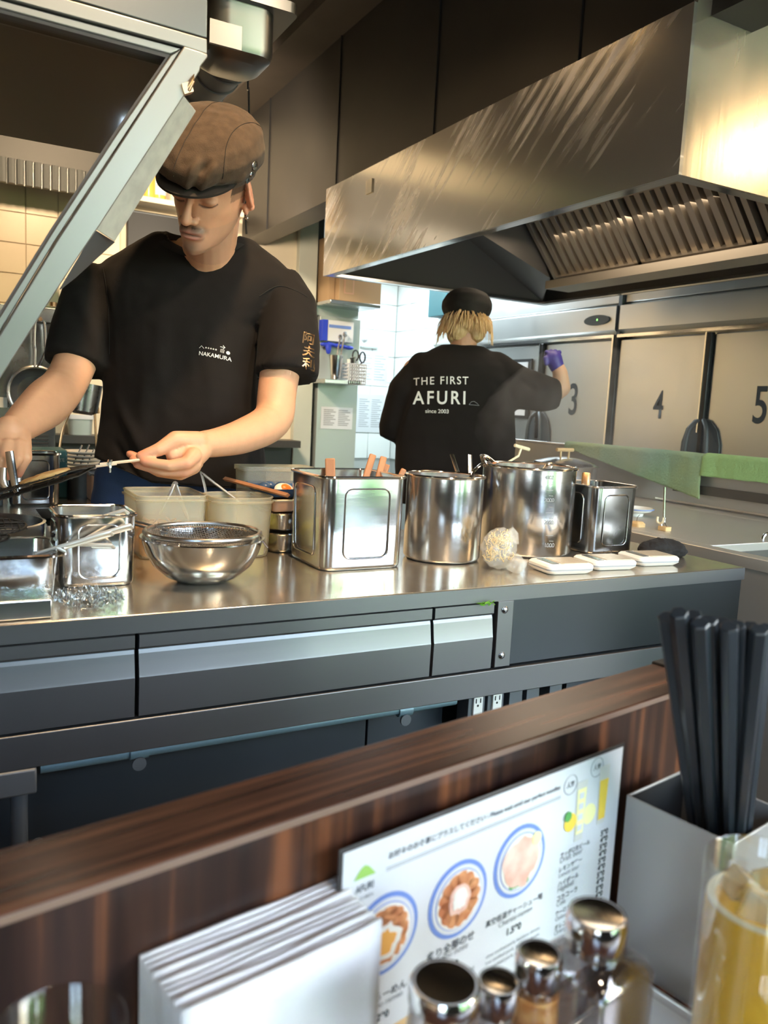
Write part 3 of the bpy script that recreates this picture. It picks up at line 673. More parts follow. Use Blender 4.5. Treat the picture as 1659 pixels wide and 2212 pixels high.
# ---------------------------------------------------------------- containers
def shell(w, d, h, r, t, x, y, z, foot=0.0, flare=0.0):
    b = MB(); R = []
    R.append(rr(x, y, z, w-2*foot-0.012, d-2*foot-0.012, max(r-foot-0.006, 0.004)))
    R.append(rr(x, y, z+0.002, w-2*foot-0.003, d-2*foot-0.003, max(r-foot, 0.004)))
    R.append(rr(x, y, z+0.008, w-2*foot, d-2*foot, max(r-foot, 0.004)))
    R.append(rr(x, y, z+h, w+flare, d+flare, r+flare/2)); R.append(rr(x, y, z+h, w+flare-2*t, d+flare-2*t, r+flare/2-t))
    R.append(rr(x, y, z+0.010, w-2*foot-2*t, d-2*foot-2*t, max(r-foot-t, 0.003))); R.append(rr(x, y, z+t+0.001, w-2*foot-2*t-0.01, d-2*foot-2*t-0.01, max(r-foot-t-0.004, 0.002)))
    return b.rings(R)
def rrpath(cx, cy, z, w, d, r): return rr(cx, cy, z, w, d, r, 5)
def emboss(parent, a, b_, axis, pos, out, m, rad=0.014, th=0.0014):
    """rounded raised outline on a flat side; a,b_ = (u0,z0),(u1,z1)"""
    (u0, z0), (u1, z1) = a, b_; lp = []
    for (cx, cz, a0) in ((u1-rad, z1-rad, 0), (u0+rad, z1-rad, 90), (u0+rad, z0+rad, 180), (u1-rad, z0+rad, 270)):
        for k in range(5):
            t = math.radians(a0+90*k/4); u = cx+rad*math.cos(t); z = cz+rad*math.sin(t)
            lp.append((u, pos, z) if axis == 'Y' else (pos, u, z))
    mb = MB().tube(lp, th, 8, closed=True); mb.build('embossed_outline', m, parent)
def square_pot(name, label, x, y, w, d, h, m='pot', group=None, r=0.026, em=True, z=TZ, flange=0.0):
    t = thing(name, label, 'pot', (x, y, z), 0, group)
    body = shell(w, d, h, r, 0.0018, x, y, z, 0.002, 0.0).build('body', m, t, ang=50)
    MB().tube(rrpath(x, y, z+h, w+0.003, d+0.003, r+0.001), 0.0028, 8, closed=True).build('rim', 'bright' if m == 'pot' else 'steel', t)
    if em:
        emboss(body, (x-w*0.26, z+h*0.13), (x+w*0.27, z+h*0.88), 'Y', y-d/2-0.0002, -1, m)
        emboss(body, (y-d*0.26, z+h*0.13), (y+d*0.30, z+h*0.88), 'X', x-w/2-0.0002, -1, m)
    return t
square_pot('square_pot', 'square stainless pot with wooden-handled tools inside, biggest square one on the worktop', 0.676, 1.378, 0.172, 0.172, 0.171)
square_pot('square_pot', 'dull square pot beside the folded black cloth', 1.305, 1.372, 0.136, 0.136, 0.150, 'potdark', r=0.024)
square_pot('square_pot', 'narrow square steel pot behind the crumpled cling film', 0.207, 1.342, 0.116, 0.120, 0.112, 'pot', r=0.022)
square_pot('square_pot', 'square steel tin with a lidded rim on the counter behind the grill basket', 0.205, 2.31, 0.125, 0.125, 0.135, 'pot', r=0.03)
def round_pot(name, label, x, y, r, h, z=TZ, m='pot', group=None):
    t = thing(name, label, 'pot', (x, y, z), 0, group)
    MB().lathe((x, y, z), [(r-0.012, 0), (r-0.004, 0.002), (r, 0.008), (r, h), (r-0.0015, h), (r-0.0015, 0.010), (r-0.006, 0.003)], 48).build('body', m, t, ang=50)
    MB().tube([(x+(r+0.001)*math.cos(a), y+(r+0.001)*math.sin(a), z+h) for a in [2*PI*k/40 for k in range(40)]], 0.0028, 8, closed=True).build('rim', 'bright', t)
    return t
pb = round_pot('round_pot', 'medium round steel pot in the middle of the worktop', 0.888, 1.362, 0.078, 0.170)
pc_ = round_pot('round_pot', 'largest round steel pot with engraved scale marks', 1.123, 1.390, 0.101, 0.188)
# engraved marks on the large pot, on the side that faces the bar
b = MB(); cx, cy, r = 1.123, 1.390, 0.1012
def onpot(x, y):
    d = ray(x, y); o = CAMP; A = d.x*d.x+d.y*d.y; B = 2*((o.x-cx)*d.x+(o.y-cy)*d.y); Cc = (o.x-cx)**2+(o.y-cy)**2-r*r
    t = (-B-math.sqrt(B*B-4*A*Cc))/(2*A); return o+d*t
for i in range(13):
    y = 1035+i*12.2; L = 16 if i % 2 == 0 else 9; p = onpot(1195, y); q = onpot(1195-L, y-0.5)
    b.tube([p, (p+q)/2+((p+q)/2-V((cx, cy, p.z))).normalized()*0.0002, q], 0.0005, 4)
mk = b.build('scale_marks', 'inkgrey', pc_)
for i, s_ in enumerate(('4000', '3500', '3000', '2500', '2000', '1500', '1000')[::2]):
    y = 1031+i*49; p = onpot(1176, y+4); q = onpot(1196, y+4)
    text_on('engraved_number', s_, p, q, (0, 0, 1), 'inkgrey', pc_, off=0.0015)
# broth in pots
for (nm, lab, x, y, rr_, z) in (('broth', 'dark broth surface inside the medium round pot', 0.888, 1.362, 0.0755, 0.975), ('broth', 'dark broth surface inside the largest round pot', 1.123, 1.39, 0.0985, 0.99)):
    reg(MB().lathe((x, y, z-0.004), [(rr_-.002, 0), (rr_-.002, 0.004)], 32).build(nm, 'brown'), lab, 'broth')
# tools standing in the pots
def stick(name, label, cat, pts, w, th, m, up, group=None, parts=None):
    mb = MB().tube(pts, 1.0, 4 if th != w else 8, flat=(up, w, th)); o = mb.build(name, m, bevel=0.001)
    return reg(o, label, cat, group)
def bladed(label, top, bot, w=0.011, th=0.0035, m='woodh', group='wooden handled ladles in the square pot'):
    top, bot = V(top), V(bot); t = thing('ladle', label, 'ladle', tuple(bot), 0, group)
    d = (bot-top).normalized(); side = d.cross(V((0.45, 0.89, 0))).normalized(); nrm = d.cross(side)
    L = 0.075
    MB().ob(top+d*L/2, side*w*0.62, nrm*th, d*L/2).build('handle', m, t, bevel=0.0025)
    MB().ob((top+d*L+bot)/2, side*w*0.35, nrm*0.0012, (bot-top-d*L)/2).build('shaft', 'steel', t)
    MB().lathe(bot, [(0.001, -0.006), (0.016, -0.003), (0.021, 0.007), (0.019, 0.007), (0.014, 0.0), (0.001, -0.003)], 20).build('bowl', 'steel', t)
def Pt(x, y, d): return Dp(x, y, d)
bladed('ladle with a broad upright wooden handle at the left of the square pot', Pt(713, 990, 1.60), (0.668, 1.42, 0.872), 0.016)
bladed('ladle with a reddish wooden handle tilted furthest right of its pot, longest one', Pt(806, 982, 1.60), (0.655, 1.345, 0.875))
bladed('ladle with wooden handle second of the tilted ones in the square pot', Pt(829, 987, 1.62), (0.695, 1.35, 0.875))
bladed('ladle with a shorter wooden handle tilted behind the others in the square pot', Pt(836, 1003, 1.64), (0.716, 1.40, 0.875))
bladed('ladle with a handle barely rising over the right rim of the square pot', Pt(873, 1013, 1.60), (0.735, 1.40, 0.872), 0.009)
def steel_tool(label, pts, r=0.0032, cat='ladle', loop=False, end=None, m='bright'):
    t = thing('ladle', label, cat, tuple(pts[-1]))
    MB().tube(pts, r, 8, flat=((0, 0, 1), 1.6, 0.7)).build('handle', m, t)
    e = V(pts[-1]); MB().lathe(e, [(0.001, -0.008), (0.015, -0.004), (0.019, 0.006), (0.017, 0.006), (0.012, -0.001), (0.001, -0.004)], 20).build('bowl', 'steel', t)
steel_tool('thin steel ladle leaning left out of the medium round pot', [Pt(976, 982, 1.74), Pt(990, 1024, 1.70), (0.88, 1.372, 0.885)])
steel_tool('thin steel ladle standing upright out of the medium round pot', [Pt(1015, 983, 1.74), Pt(1016, 1022, 1.72), (0.905, 1.352, 0.885)])
steel_tool('hooked steel ladle bridging the two round pots', bez([Pt(1049, 1008, 1.74), Pt(1047, 1000, 1.73), Pt(1036, 1006, 1.71), Pt(1016, 1034, 1.66), (0.917, 1.36, 0.895)], 5))
steel_tool('ladle with a curved bright handle at the back left rim of the largest round pot', bez([Pt(1068, 1000, 1.74), Pt(1054, 988, 1.76), Pt(1045, 984, 1.78), Pt(1046, 1000, 1.80), (1.09, 1.42, 0.90)], 5), 0.004)
steel_tool('ladle with a bent handle at the right rim of the largest round pot', bez([Pt(1172, 1018, 1.80), Pt(1182, 1004, 1.80), Pt(1190, 1004, 1.80), Pt(1188, 1022, 1.80), (1.145, 1.40, 0.90)], 5), 0.004)
steel_tool('ladle with twin upright handle in the dull square pot', [Pt(1267, 1022, 1.86), Pt(1264, 1050, 1.85), (1.29, 1.38, 0.88)], 0.006, m='gold')
# ---------------------------------------------------------------- bowl with sieve
bx, by = 0.372, 1.290
bw = thing('mixing_bowl', 'round steel mixing bowl holding a wire sieve', 'bowl', (bx, by, TZ))
MB().lathe((bx, by, TZ), [(0.036, 0), (0.042, 0.0015), (0.060, 0.010), (0.080, 0.028), (0.092, 0.050), (0.0985, 0.072), (0.101, 0.0725), (0.101, 0.0745), (0.0965, 0.0735), (0.090, 0.051), (0.078, 0.030), (0.058, 0.012), (0.036, 0.003)], 56).build('bowl_body', 'bright', bw, ang=60)
sv = thing('sieve', 'round wire mesh sieve resting inside the steel mixing bowl', 'sieve', (bx, by, TZ+0.035))
zr = TZ+0.0815
MB().tube([(bx+0.0925*math.cos(a), by+0.0925*math.sin(a), zr) for a in [2*PI*k/48 for k in range(48)]], 0.0042, 10, closed=True).build('rim', 'steel', sv)
wm = MB()
for i in range(-22, 23):
    u = i*0.004; hw = math.sqrt(max(0.09**2-u*u, 0))
    for ax in (0, 1):
        pts = []
        for k in range(13):
            v = -hw+2*hw*k/12; q = (u*u+v*v)/0.0081; z = zr-0.036*(1-q)**0.8 if q < 1 else zr
            pts.append((bx+(u if ax else v), by+(v if ax else u), z))
        wm.tube(pts, 0.0006, 3)
o = wm.build('wire_net', 'mesh', sv); o['kind'] = 'stuff'
MB().tube(bez([Pt(392, 1168, 1.26), Pt(400, 1180, 1.25), Pt(392, 1198, 1.245), Pt(383, 1196, 1.245), Pt(386, 1180, 1.25), Pt(392, 1170, 1.26)], 4), 0.0016, 8).build('hanging_loop', 'steel', sv)
MB().tube(bez([Pt(538, 1157, 1.37), Pt(560, 1160, 1.37), Pt(570, 1172, 1.37), Pt(579, 1183, 1.37)], 5), 0.0026, 8, flat=((0, 0, 1), 1.7, 0.7)).build('rest_hook', 'steel', sv)
MB().tube([Pt(362, 1145, 1.36), Pt(292, 1125, 1.40)], 0.0022, 8).tube([Pt(360, 1152, 1.35), Pt(292, 1133, 1.39)], 0.0022, 8).build('handle', 'leg', sv)
# ---------------------------------------------------------------- translucent tubs
def tub(label, x, y, w, d, h, r, group=None):
    t = thing('plastic_tub', label, 'food tub', (x, y, TZ), 0, group)
    shell(w, d, h, r, 0.0016, x, y, TZ, 0.004, 0.004).build('body', 'tub', t, ang=50)
    b = MB(); b.rings([rr(x, y, TZ+h-0.010, w+0.003, d+0.003, r), rr(x, y, TZ+h-0.010, w+0.010, d+0.010, r+0.003), rr(x, y, TZ+h-0.007, w+0.011, d+0.011, r+0.003), rr(x, y, TZ+h-0.006, w+0.004, d+0.004, r)], closed=True)
    b.tube(rr(x, y, TZ+h, w+0.004, d+0.004, r+0.001), 0.0016, 6, closed=True); b.build('lip', 'tub', t); return t
tub('squarish translucent tub holding bamboo shoots behind the mixing bowl', 0.370, 1.550, 0.126, 0.150, 0.118, 0.018)
tub('rounded translucent tub holding sliced greens behind the mixing bowl', 0.500, 1.500, 0.118, 0.110, 0.116, 0.034)
def chips(name, label, cat, x, y, w, d, z0, z1, n, m, ln=0.03, rad=0.0025):
    b = MB(); b.rings([rr(x, y, z0, w*.92, d*.92, .015), rr(x, y, z0+(z1-z0)*.6, w*.96, d*.96, .015), rr(x, y, z1, w*.8, d*.8, .02)])
    for i in range(n):
        c = V((x+random.uniform(-.44, .44)*w, y+random.uniform(-.44, .44)*d, z0+0.004+random.uniform(0.15, 1.05)*(z1-z0)))
        a = random.uniform(0, 2*PI); e = random.uniform(-.5, .7); L = ln*random.uniform(.4, .8)
        dv = V((math.cos(a)*math.cos(e), math.sin(a)*math.cos(e), math.sin(e)))*L/2
        p, q = c-dv, c+dv
        for u in (p, q):
            u.x = min(max(u.x, x-w*.48), x+w*.48); u.y = min(max(u.y, y-d*.48), y+d*.48); u.z = max(u.z, z0+.003)
        if (p-q).length > .004: b.tube([p, (p+q)/2+V((0, 0, .002)), q], rad, 5)
    return reg(b.build(name, m), label, cat, kind='stuff')
chips('bamboo_shoots', 'orange brown bamboo shoot strips inside the squarish translucent tub', 'food', 0.370, 1.550, 0.112, 0.136, TZ+0.004, TZ+0.052, 110, 'bamboo', 0.035)
chips('sliced_greens', 'pale green sliced vegetables inside the rounded translucent tub', 'food', 0.500, 1.500, 0.098, 0.090, TZ+0.004, TZ+0.040, 160, 'greens', 0.022, 0.0018)
def tongs(label, apex, e1, e2, w=0.008):
    t = thing('tongs', label, 'tongs', tuple(apex), 0, 'steel tongs standing in the tubs')
    apex, e1, e2 = V(apex), V(e1), V(e2)
    for e in (e1, e2):
        n = (e1-apex).cross(e2-apex).normalized()
        MB().tube([apex+(apex-(e1+e2)/2).normalized()*0.004, apex.lerp(e, 0.3), apex.lerp(e, 0.75), e], [1, 1, 0.85, 0.5], 6, flat=(n, 0.0026, w*0.85)).build('arm', 'satin', t)
    MB().lathe(apex, [(0.004, -0.007), (0.004, 0.007)], 12, (e1-apex).cross(e2-apex)).build('pivot', 'steel', t)
tongs('small steel tongs standing in the squarish tub of bamboo shoots', Pt(377, 1046, 1.60), Pt(345, 1110, 1.56), Pt(408, 1125, 1.60))
tongs('larger steel tongs leaning over the rounded tub of greens', Pt(437, 1024, 1.62), Pt(452, 1100, 1.60), Pt(520, 1086, 1.60), 0.010)
# ---------------------------------------------------------------- stacked pans, egg dish
for i, (lab) in enumerate(('lower rectangular steel pan of the stack between tub and square pot', 'upper rectangular steel pan of the stack between tub and square pot')):
    t = thing('steel_pan', lab, 'pan', (0.640, 1.555, TZ+i*0.041), 0, 'stacked steel pans')
    shell(0.150, 0.150, 0.040, 0.035, 0.0015, 0.640, 1.555, TZ+i*0.041, 0.004, 0.002).build('body', 'pot', t, ang=50)
    MB().tube(rr(0.640, 1.555, TZ+i*0.041+0.0385, 0.155, 0.155, 0.037), 0.0022, 6, closed=True).build('rim', 'bright', t)
t = thing('clay_tray', 'brown square tray on top of the two stacked steel pans', 'tray', (0.640, 1.555, TZ+0.083))
shell(0.146, 0.146, 0.024, 0.01, 0.003, 0.640, 1.555, TZ+0.083).build('body', 'brown', t)
MB().tube(rr(0.640, 1.555, TZ+0.107, 0.146, 0.146, 0.01), 0.002, 6, closed=True).build('rim', 'foam', t)
dz = TZ+0.111
t = thing('serving_dish', 'dark blue glazed dish carrying the halved egg', 'dish', (0.640, 1.565, dz))
shell(0.160, 0.165, 0.018, 0.02, 0.004, 0.640, 1.565, dz, 0.006, 0.004).build('body', 'blueplate', t, ang=50)
t = thing('halved_egg', 'halved boiled egg with an orange yolk lying on the blue dish', 'egg', tuple(Pt(608, 1057, 1.62)))
ec = V((0.605, 1.525, dz+0.012))
t.location = ec; INV[t.name] = Matrix.Translation(ec).inverted()
Rt = Euler((math.radians(35), 0, math.radians(25))).to_matrix()
MB().ell(ec, (0.024, 0.017, 0.012), Rt).build('egg_white', 'egg', t)
MB().ell(ec+Rt @ V((-0.002, -0.003, 0.006)), (0.014, 0.011, 0.009), Rt).build('yolk', 'yolk', t)
for i, (x, y) in enumerate(((0.583, 1.58), (0.602, 1.60), (0.625, 1.59))):
    reg(MB().ell((x, y, dz+0.013), (0.013, 0.016, 0.010)).build('dark_dumpling', 'blueplate'), 'round dark glazed morsel behind the halved egg, %s of three' % ('left', 'middle', 'right')[i], 'food', 'dark morsels on the blue dish')
g = MB()
for i in range(40):
    p = V((0.665+random.uniform(-.02, .02), 1.53+random.uniform(-.02, .03), dz+0.008+random.uniform(0, .012))); a = random.uniform(0, 2*PI)
    g.tube([p, p+V((math.cos(a)*.007, math.sin(a)*.007, random.uniform(-.002, .006)))], 0.0011, 4)
reg(g.build('chopped_herbs', 'leaf'), 'chopped green herbs beside the halved egg', 'herb', kind='stuff')
reg(MB().tube([Pt(486, 1034, 1.68), Pt(622, 1070, 1.55)], 1.0, 4, flat=((0, 0, 1), 0.007, 0.005)).build('wooden_spatula', 'woodh', bevel=0.001), 'long wooden spatula lying across the tub and blue dish', 'spatula')
t = thing('plastic_box', 'low translucent box with lid behind the egg dish', 'food tub', (0.66, 1.675, TZ))
bxm = MB().rings([rr(0.640, 1.675, TZ, 0.150, 0.062, 0.01), rr(0.640, 1.675, TZ+0.150, 0.160, 0.070, 0.012)]); bxm.build('body', 'tub', t)
MB().rings([rr(0.640, 1.675, TZ+0.1505, 0.166, 0.074, 0.012), rr(0.640, 1.675, TZ+0.160, 0.166, 0.074, 0.012)]).build('lid', 'tub', t)
# ---------------------------------------------------------------- left: pan of grills, cling film tray
t = thing('rectangular_pan', 'deep rectangular steel pan full of blackened wire grills', 'pan', (-0.03, 1.285, TZ))
shell(0.335, 0.150, 0.068, 0.022, 0.0015, -0.028, 1.283, TZ, 0.004, 0.004).build('body', 'pot', t, ang=50)
R = [rr(-0.028, 1.283, TZ+0.067, 0.340, 0.155, 0.024), rr(-0.028, 1.283, TZ+0.067, 0.362, 0.176, 0.032), rr(-0.028, 1.283, TZ+0.0695, 0.362, 0.176, 0.032), rr(-0.028, 1.283, TZ+0.070, 0.338, 0.153, 0.024)]
MB().rings(R, closed=True).build('rim', 'bright', t)
t = thing('shallow_tray', 'shallow steel tray covered in cling film at the front left corner', 'tray', (-0.1, 1.15, TZ))
MB().box((-0.42, 1.119, TZ+0.001), (0.122, 1.186, TZ+0.027)).build('body', 'steel', t, bevel=0.002)
def crumple(name, x0, x1, y0, y1, z, amp, sc_, m, parent=None, nu=60, nv=30, round_=True):
    def f(u, v):
        x = x0+(x1-x0)*u; y = y0+(y1-y0)*v
        if round_:
            a = (u-.5)*2; c = (v-.5)*2; k = max(abs(a), abs(c)); l = math.hypot(a, c)
            if l > 0: s = k/l*(1+0.12*noise.noise(V((math.atan2(a, c)*2, 3, 1)))); x = (x0+x1)/2+(x1-x0)/2*a*s; y = (y0+y1)/2+(y1-y0)/2*c*s
        q = V((x, y, 0))*sc_
        h = abs(noise.noise(q))+0.5*abs(noise.noise(q*2.3+V((5, 1, 0))))
        return V((x, y, z+0.0008+amp*(1-min(1, h*1.7))**2))
    return MB().grid(f, nu, nv).build(name, m, parent, ang=180)
crumple('cling_film', -0.42, 0.124, 1.117, 1.19, TZ+0.0275, 0.006, 45, 'film', t, 90, 20, False)
reg(crumple('cling_film', 0.132, 0.232, 1.150, 1.262, TZ, 0.014, 55, 'film'), 'crumpled transparent cling film lying before the narrow square pot', 'cling film')
# wire grill nets with paired rod handles
def grill(label, c, ux, uy, h0, h1, n=9, m='char', rad=0.0011, group='wire grill nets in the deep pan'):
    c, ux, uy, h0, h1 = V(c), V(ux), V(uy), V(h0), V(h1)
    t = thing('wire_grill', label, 'grill net', tuple(c), 0, group)
    b = MB(); nn = ux.cross(uy).normalized()
    for i in range(-n, n+1):
        k = i/n
        wob = lambda s: nn*0.004*noise.noise(V((k*5, s*3, c.x*50)))
        b.tube([c+ux*k+uy*s*math.sqrt(max(0.05, 1-k*k*.8))+wob(s) for s in (-1, -.33, .33, 1)], rad, 5)
        b.tube([c+uy*k+ux*s*math.sqrt(max(0.05, 1-k*k*.8))+wob(s+9) for s in (-1, -.33, .33, 1)], rad, 5)
    o = b.build('wire_net', m, t)
    MB().tube([c+ux*math.cos(a)*1.02+uy*math.sin(a)*1.02 for a in [2*PI*k/32 for k in range(32)]], rad*1.8, 6, closed=True).build('net_rim', m, t)
    side = (h1-h0).cross(V((0, 0, 1))).normalized()*0.007+V((0, 0, 0.003))
    b = MB().tube([h0+side*.7, h1+side, h1+side+(h1-h0).normalized()*0.008, h1-side+(h1-h0).normalized()*0.008, h1-side, h0-side*.7], 0.0029, 8)
    b.build('handle', 'satin', t)
    MB().lathe(h0, [(0.004, -0.008), (0.004, 0.008)], 8, side).build('hinge', 'steel', t)
    return t
pz = TZ+0.075
grill('blackened wire grill with the upper long handle crossing the narrow square pot', (0.02, 1.31, pz+0.022), (0.085, 0.0, 0.0), (0, 0.065, 0.004), Pt(118, 1152, 1.27), Pt(262, 1108, 1.25))
grill('blackened wire grill with the lower long handle nearest the bar', (-0.01, 1.28, pz+0.008), (0.09, 0.01, 0.0), (0, 0.062, 0), Pt(80, 1198, 1.20), Pt(228, 1155, 1.20))
grill('blackened wire grill with the handle ending at the narrow pot corner', (-0.06, 1.29, pz+0.015), (0.085, 0.0, 0.006), (0, 0.06, 0), Pt(140, 1178, 1.24), Pt(272, 1140, 1.24))
grill('small wire grill with a short thin handle tip below the others', (-0.10, 1.27, pz+0.028), (0.07, 0.0, 0.0), (0, 0.055, 0.006), Pt(170, 1178, 1.235), Pt(232, 1180, 1.235))
# round pan with dark sauce behind
t = thing('round_pan', 'low round steel pan of dark marinade at the far left', 'pan', (0.0, 1.60, TZ))
pp = P(-10, 1128, 'Y', 1.60)
px_, py_ = 0.052, 1.63
MB().lathe((px_, py_, TZ), [(0.105, 0), (0.110, 0.004), (0.112, 0.055), (0.115, 0.056), (0.109, 0.057), (0.107, 0.006), (0.10, 0.003)], 44).build('body', 'pot', t, ang=50)
MB().lathe((px_, py_, TZ+0.02), [(0.105, 0), (0.105, 0.004)], 36).build('marinade', 'hair', t)
gp2 = MB().ell((0.03, 1.60, TZ+0.055), (0.045, 0.04, 0.040)); nn = normals(gp2)
for i, p in enumerate(gp2.v): gp2.v[i] = p+nn[i]*noise.noise(p*70)*0.008
reg(gp2.build('marinated_meat', mat('dark_meat', (0.10, 0.02, 0.02), 0.3, 0, 0.3, 90)), 'dark red marinated meat held over the round pan', 'meat')
# white scale-like base behind narrow pot
t = thing('gas_burner_base', 'white metal base standing left behind the narrow square pot', 'burner', (0.16, 1.52, TZ))
MB().box((0.163, 1.48, TZ+0.001), (0.215, 1.60, TZ+0.05)).build('body', 'outlet', t, bevel=0.004)
MB().box((0.17, 1.4785, TZ+0.01), (0.20, 1.4805, TZ+0.035)).build('label_plate', 'inkgrey', t)
# ---------------------------------------------------------------- noodle bag
t = thing('noodle_bag', 'knotted clear plastic bag of dried noodles in front of the largest pot', 'bag', (0.938, 1.232, TZ))
bm_ = MB(); bm_.ell((0.938, 1.235, TZ+0.041), (0.036, 0.030, 0.040), n=36, m=24); bm_.ell((0.947, 1.192, TZ+0.018), (0.018, 0.018, 0.018), n=24, m=14)
bb = fuse(bm_, 0.003, 2); nn = normals(bb)
for i, p in enumerate(bb.v): bb.v[i] = p+nn[i]*(abs(noise.noise(p*60))*0.006+noise.noise(p*150)*0.002-0.001)
bb.build('bag_skin', 'bag', t, ang=25)
MB().prism([Pt(1094, 1165, 1.61), Pt(1092, 1150, 1.62), Pt(1110, 1140, 1.62), Pt(1120, 1152, 1.62), Pt(1121, 1176, 1.61)], (0.003, 0.008, 0)).build('bag_flap', 'bag', t)
nd = MB()
for i in range(90):
    a = random.uniform(0, 2*PI); e = random.uniform(-1.1, 1.2); rad = random.uniform(0.5, 0.93)
    c = V((0.938+0.034*rad*math.cos(a)*math.cos(e), 1.235+0.027*rad*math.sin(a)*math.cos(e), TZ+0.041+0.036*rad*math.sin(e)))
    u = V((random.uniform(-1, 1), random.uniform(-1, 1), random.uniform(-1, 1))).normalized(); v_ = u.orthogonal().normalized()
    rr2 = random.uniform(.004, .011); nd.tube([c+(u*math.cos(k*.7)+v_*math.sin(k*.7))*rr2 for k in range(6)], 0.0008, 4)
o = nd.build('noodles', 'noodle', t); o['kind'] = 'stuff'
# ---------------------------------------------------------------- kitchen scales
def scale_(label, pr):
    q = P(pr[0], pr[1], 'Z', TZ)
    w, d, h = 0.105, 0.082, 0.020; rz = math.radians(-7)
    t = thing('kitchen_scale', label, 'scale', (q.x, q.y, TZ), rz, 'three flat kitchen scales'); I = INV.pop(t.name); INV[t.name] = Matrix.Identity(4)
    x, y = -w/2, d/2
    MB().rings([rr(x, y, z, w+g, d+g, .012) for z, g in ((0.001, -0.014), (0.006, -0.003), (0.008, 0.0))]).build('base', 'scale', t)
    MB().rings([rr(x, y, z, w+g, d+g, .012) for z, g in ((0.008, -0.001), (0.0115, -0.001))]).build('grey_band', 'sgrey', t)
    MB().rings([rr(x, y, z, w+g, d+g, .012) for z, g in ((0.0115, 0.0), (0.016, 0.0), (0.0195, -0.006), (0.020, -0.010))]).build('top_shell', 'scale', t)
    MB().rings([rr(x+0.013, y, z, 0.060, 0.060, .004) for z in (0.0195, 0.0212)]).build('weighing_plate', 'sbeige', t)
    MB().rings([rr(x-0.030, y, z, 0.016, 0.058, .003) for z in (0.0195, 0.0210)]).build('display', 'lcd', t)
    b = MB()
    for sx in (-1, 1):
        for sy in (-1, 1): b.lathe((x+sx*.035, y+sy*.025, 0), [(0.004, 0), (0.004, 0.002)], 8)
    b.build('feet', 'sgrey', t)
scale_('flat white kitchen scale beside the noodle bag, left of three', (1286, 1241))
scale_('flat white kitchen scale in the middle of three', (1379, 1232))
scale_('flat white kitchen scale nearest the worktop right end, before the black cloth', (1471, 1223))
# black cloth
cl = MB(); cl.ell((1.410, 1.262, TZ+0.016), (0.062, 0.034, 0.022), n=48, m=26); cl.ell((1.385, 1.252, TZ+0.010), (0.045, 0.030, 0.012), n=30, m=16); cl.ell((1.435, 1.25, TZ+0.014), (0.030, 0.03, 0.016), n=30, m=16)
cb = fuse(cl, 0.0028, 3); nn = normals(cb)
for i, p in enumerate(cb.v):
    q = V((p.x*25, p.y*40, p.z*60)); cb.v[i] = p+nn[i]*((0.5-abs(noise.noise(q)))*0.008+noise.noise(p*160)*0.0016-0.002)
    cb.v[i].z = max(cb.v[i].z, TZ+0.0005)
reg(cb.build('folded_cloth', 'cloth', ang=60), 'crumpled folded black cloth lying at the worktop right end', 'cloth')

# ================================================================ RIGHT: SINK AND BOILER
sk = thing('sink_unit', 'steel sink and boiler unit standing right of the work table', 'sink', (1.9, 1.6, 0))
SZ = 0.861; SX = 1.562
b = MB(); hx0, hx1, hy0, hy1 = 1.605, 2.20, 0.75, 1.290
b.box((SX, 0.6, SZ-0.028), (hx0, 2.58, SZ)); b.box((hx1, 0.6, SZ-0.028), (2.3, 2.58, SZ)); b.box((hx0, hy1, SZ-0.028), (hx1, 2.58, SZ)); b.box((hx0, 0.6, SZ-0.028), (hx1, hy0, SZ))
b.build('deck', 'deck', sk, bevel=0.002)
b = MB(); b.box((hx0, hy1-0.002, 0.60), (hx1, hy1, SZ-0.02)); b.box((hx0-0.002, hy0, 0.60), (hx0, hy1, SZ-0.02)); b.box((hx1, hy0, 0.60), (hx1+0.002, hy1, SZ-0.02)); b.box((hx0, hy0, 0.60), (hx1, hy1, 0.602)); b.build('basin', 'hoodin', sk)
MB().box((SX+0.004, 0.62, 0.0), (SX+0.012, 2.56, SZ-0.028)).build('side_panel', 'deck', sk)
b = MB(); b.box((2.30, 1.2, 0.60), (2.315, 2.98, 1.028)); b.build('splash_guard', 'deck', sk, bevel=0.002)
MB().tube([(2.302, 1.2, 1.030), (2.302, 2.98, 1.030)], 0.006, 8).build('guard_edge', 'bright', sk)
b = MB(); b.box((2.285, 1.2, 0.905), (2.30, 2.02, 0.935)); b.build('slot_shade_strip', 'hoodin', sk)  # dark strip on the guard, its colour giving the shade of a recess
MB().box((2.288, 1.2, 0.866), (2.30, 2.10, 0.872)).build('ledge', 'bright', sk)
t = thing('tap', 'small curved chrome tap at the rim of the sink basin', 'tap', (1.78, 1.33, SZ))
MB().tube(bez([P(1645, 1172, 'Y', 1.33), P(1650, 1158, 'Y', 1.33), P(1659, 1153, 'Y', 1.33), P(1672, 1160, 'Y', 1.33), P(1676, 1176, 'Y', 1.33)], 5), 0.004, 8).build('spout', 'bright', t)
MB().tube([P(1636, 1172, 'Y', 1.33), P(1652, 1171, 'Y', 1.33)], 0.005, 8).build('collar', 'bright', t)
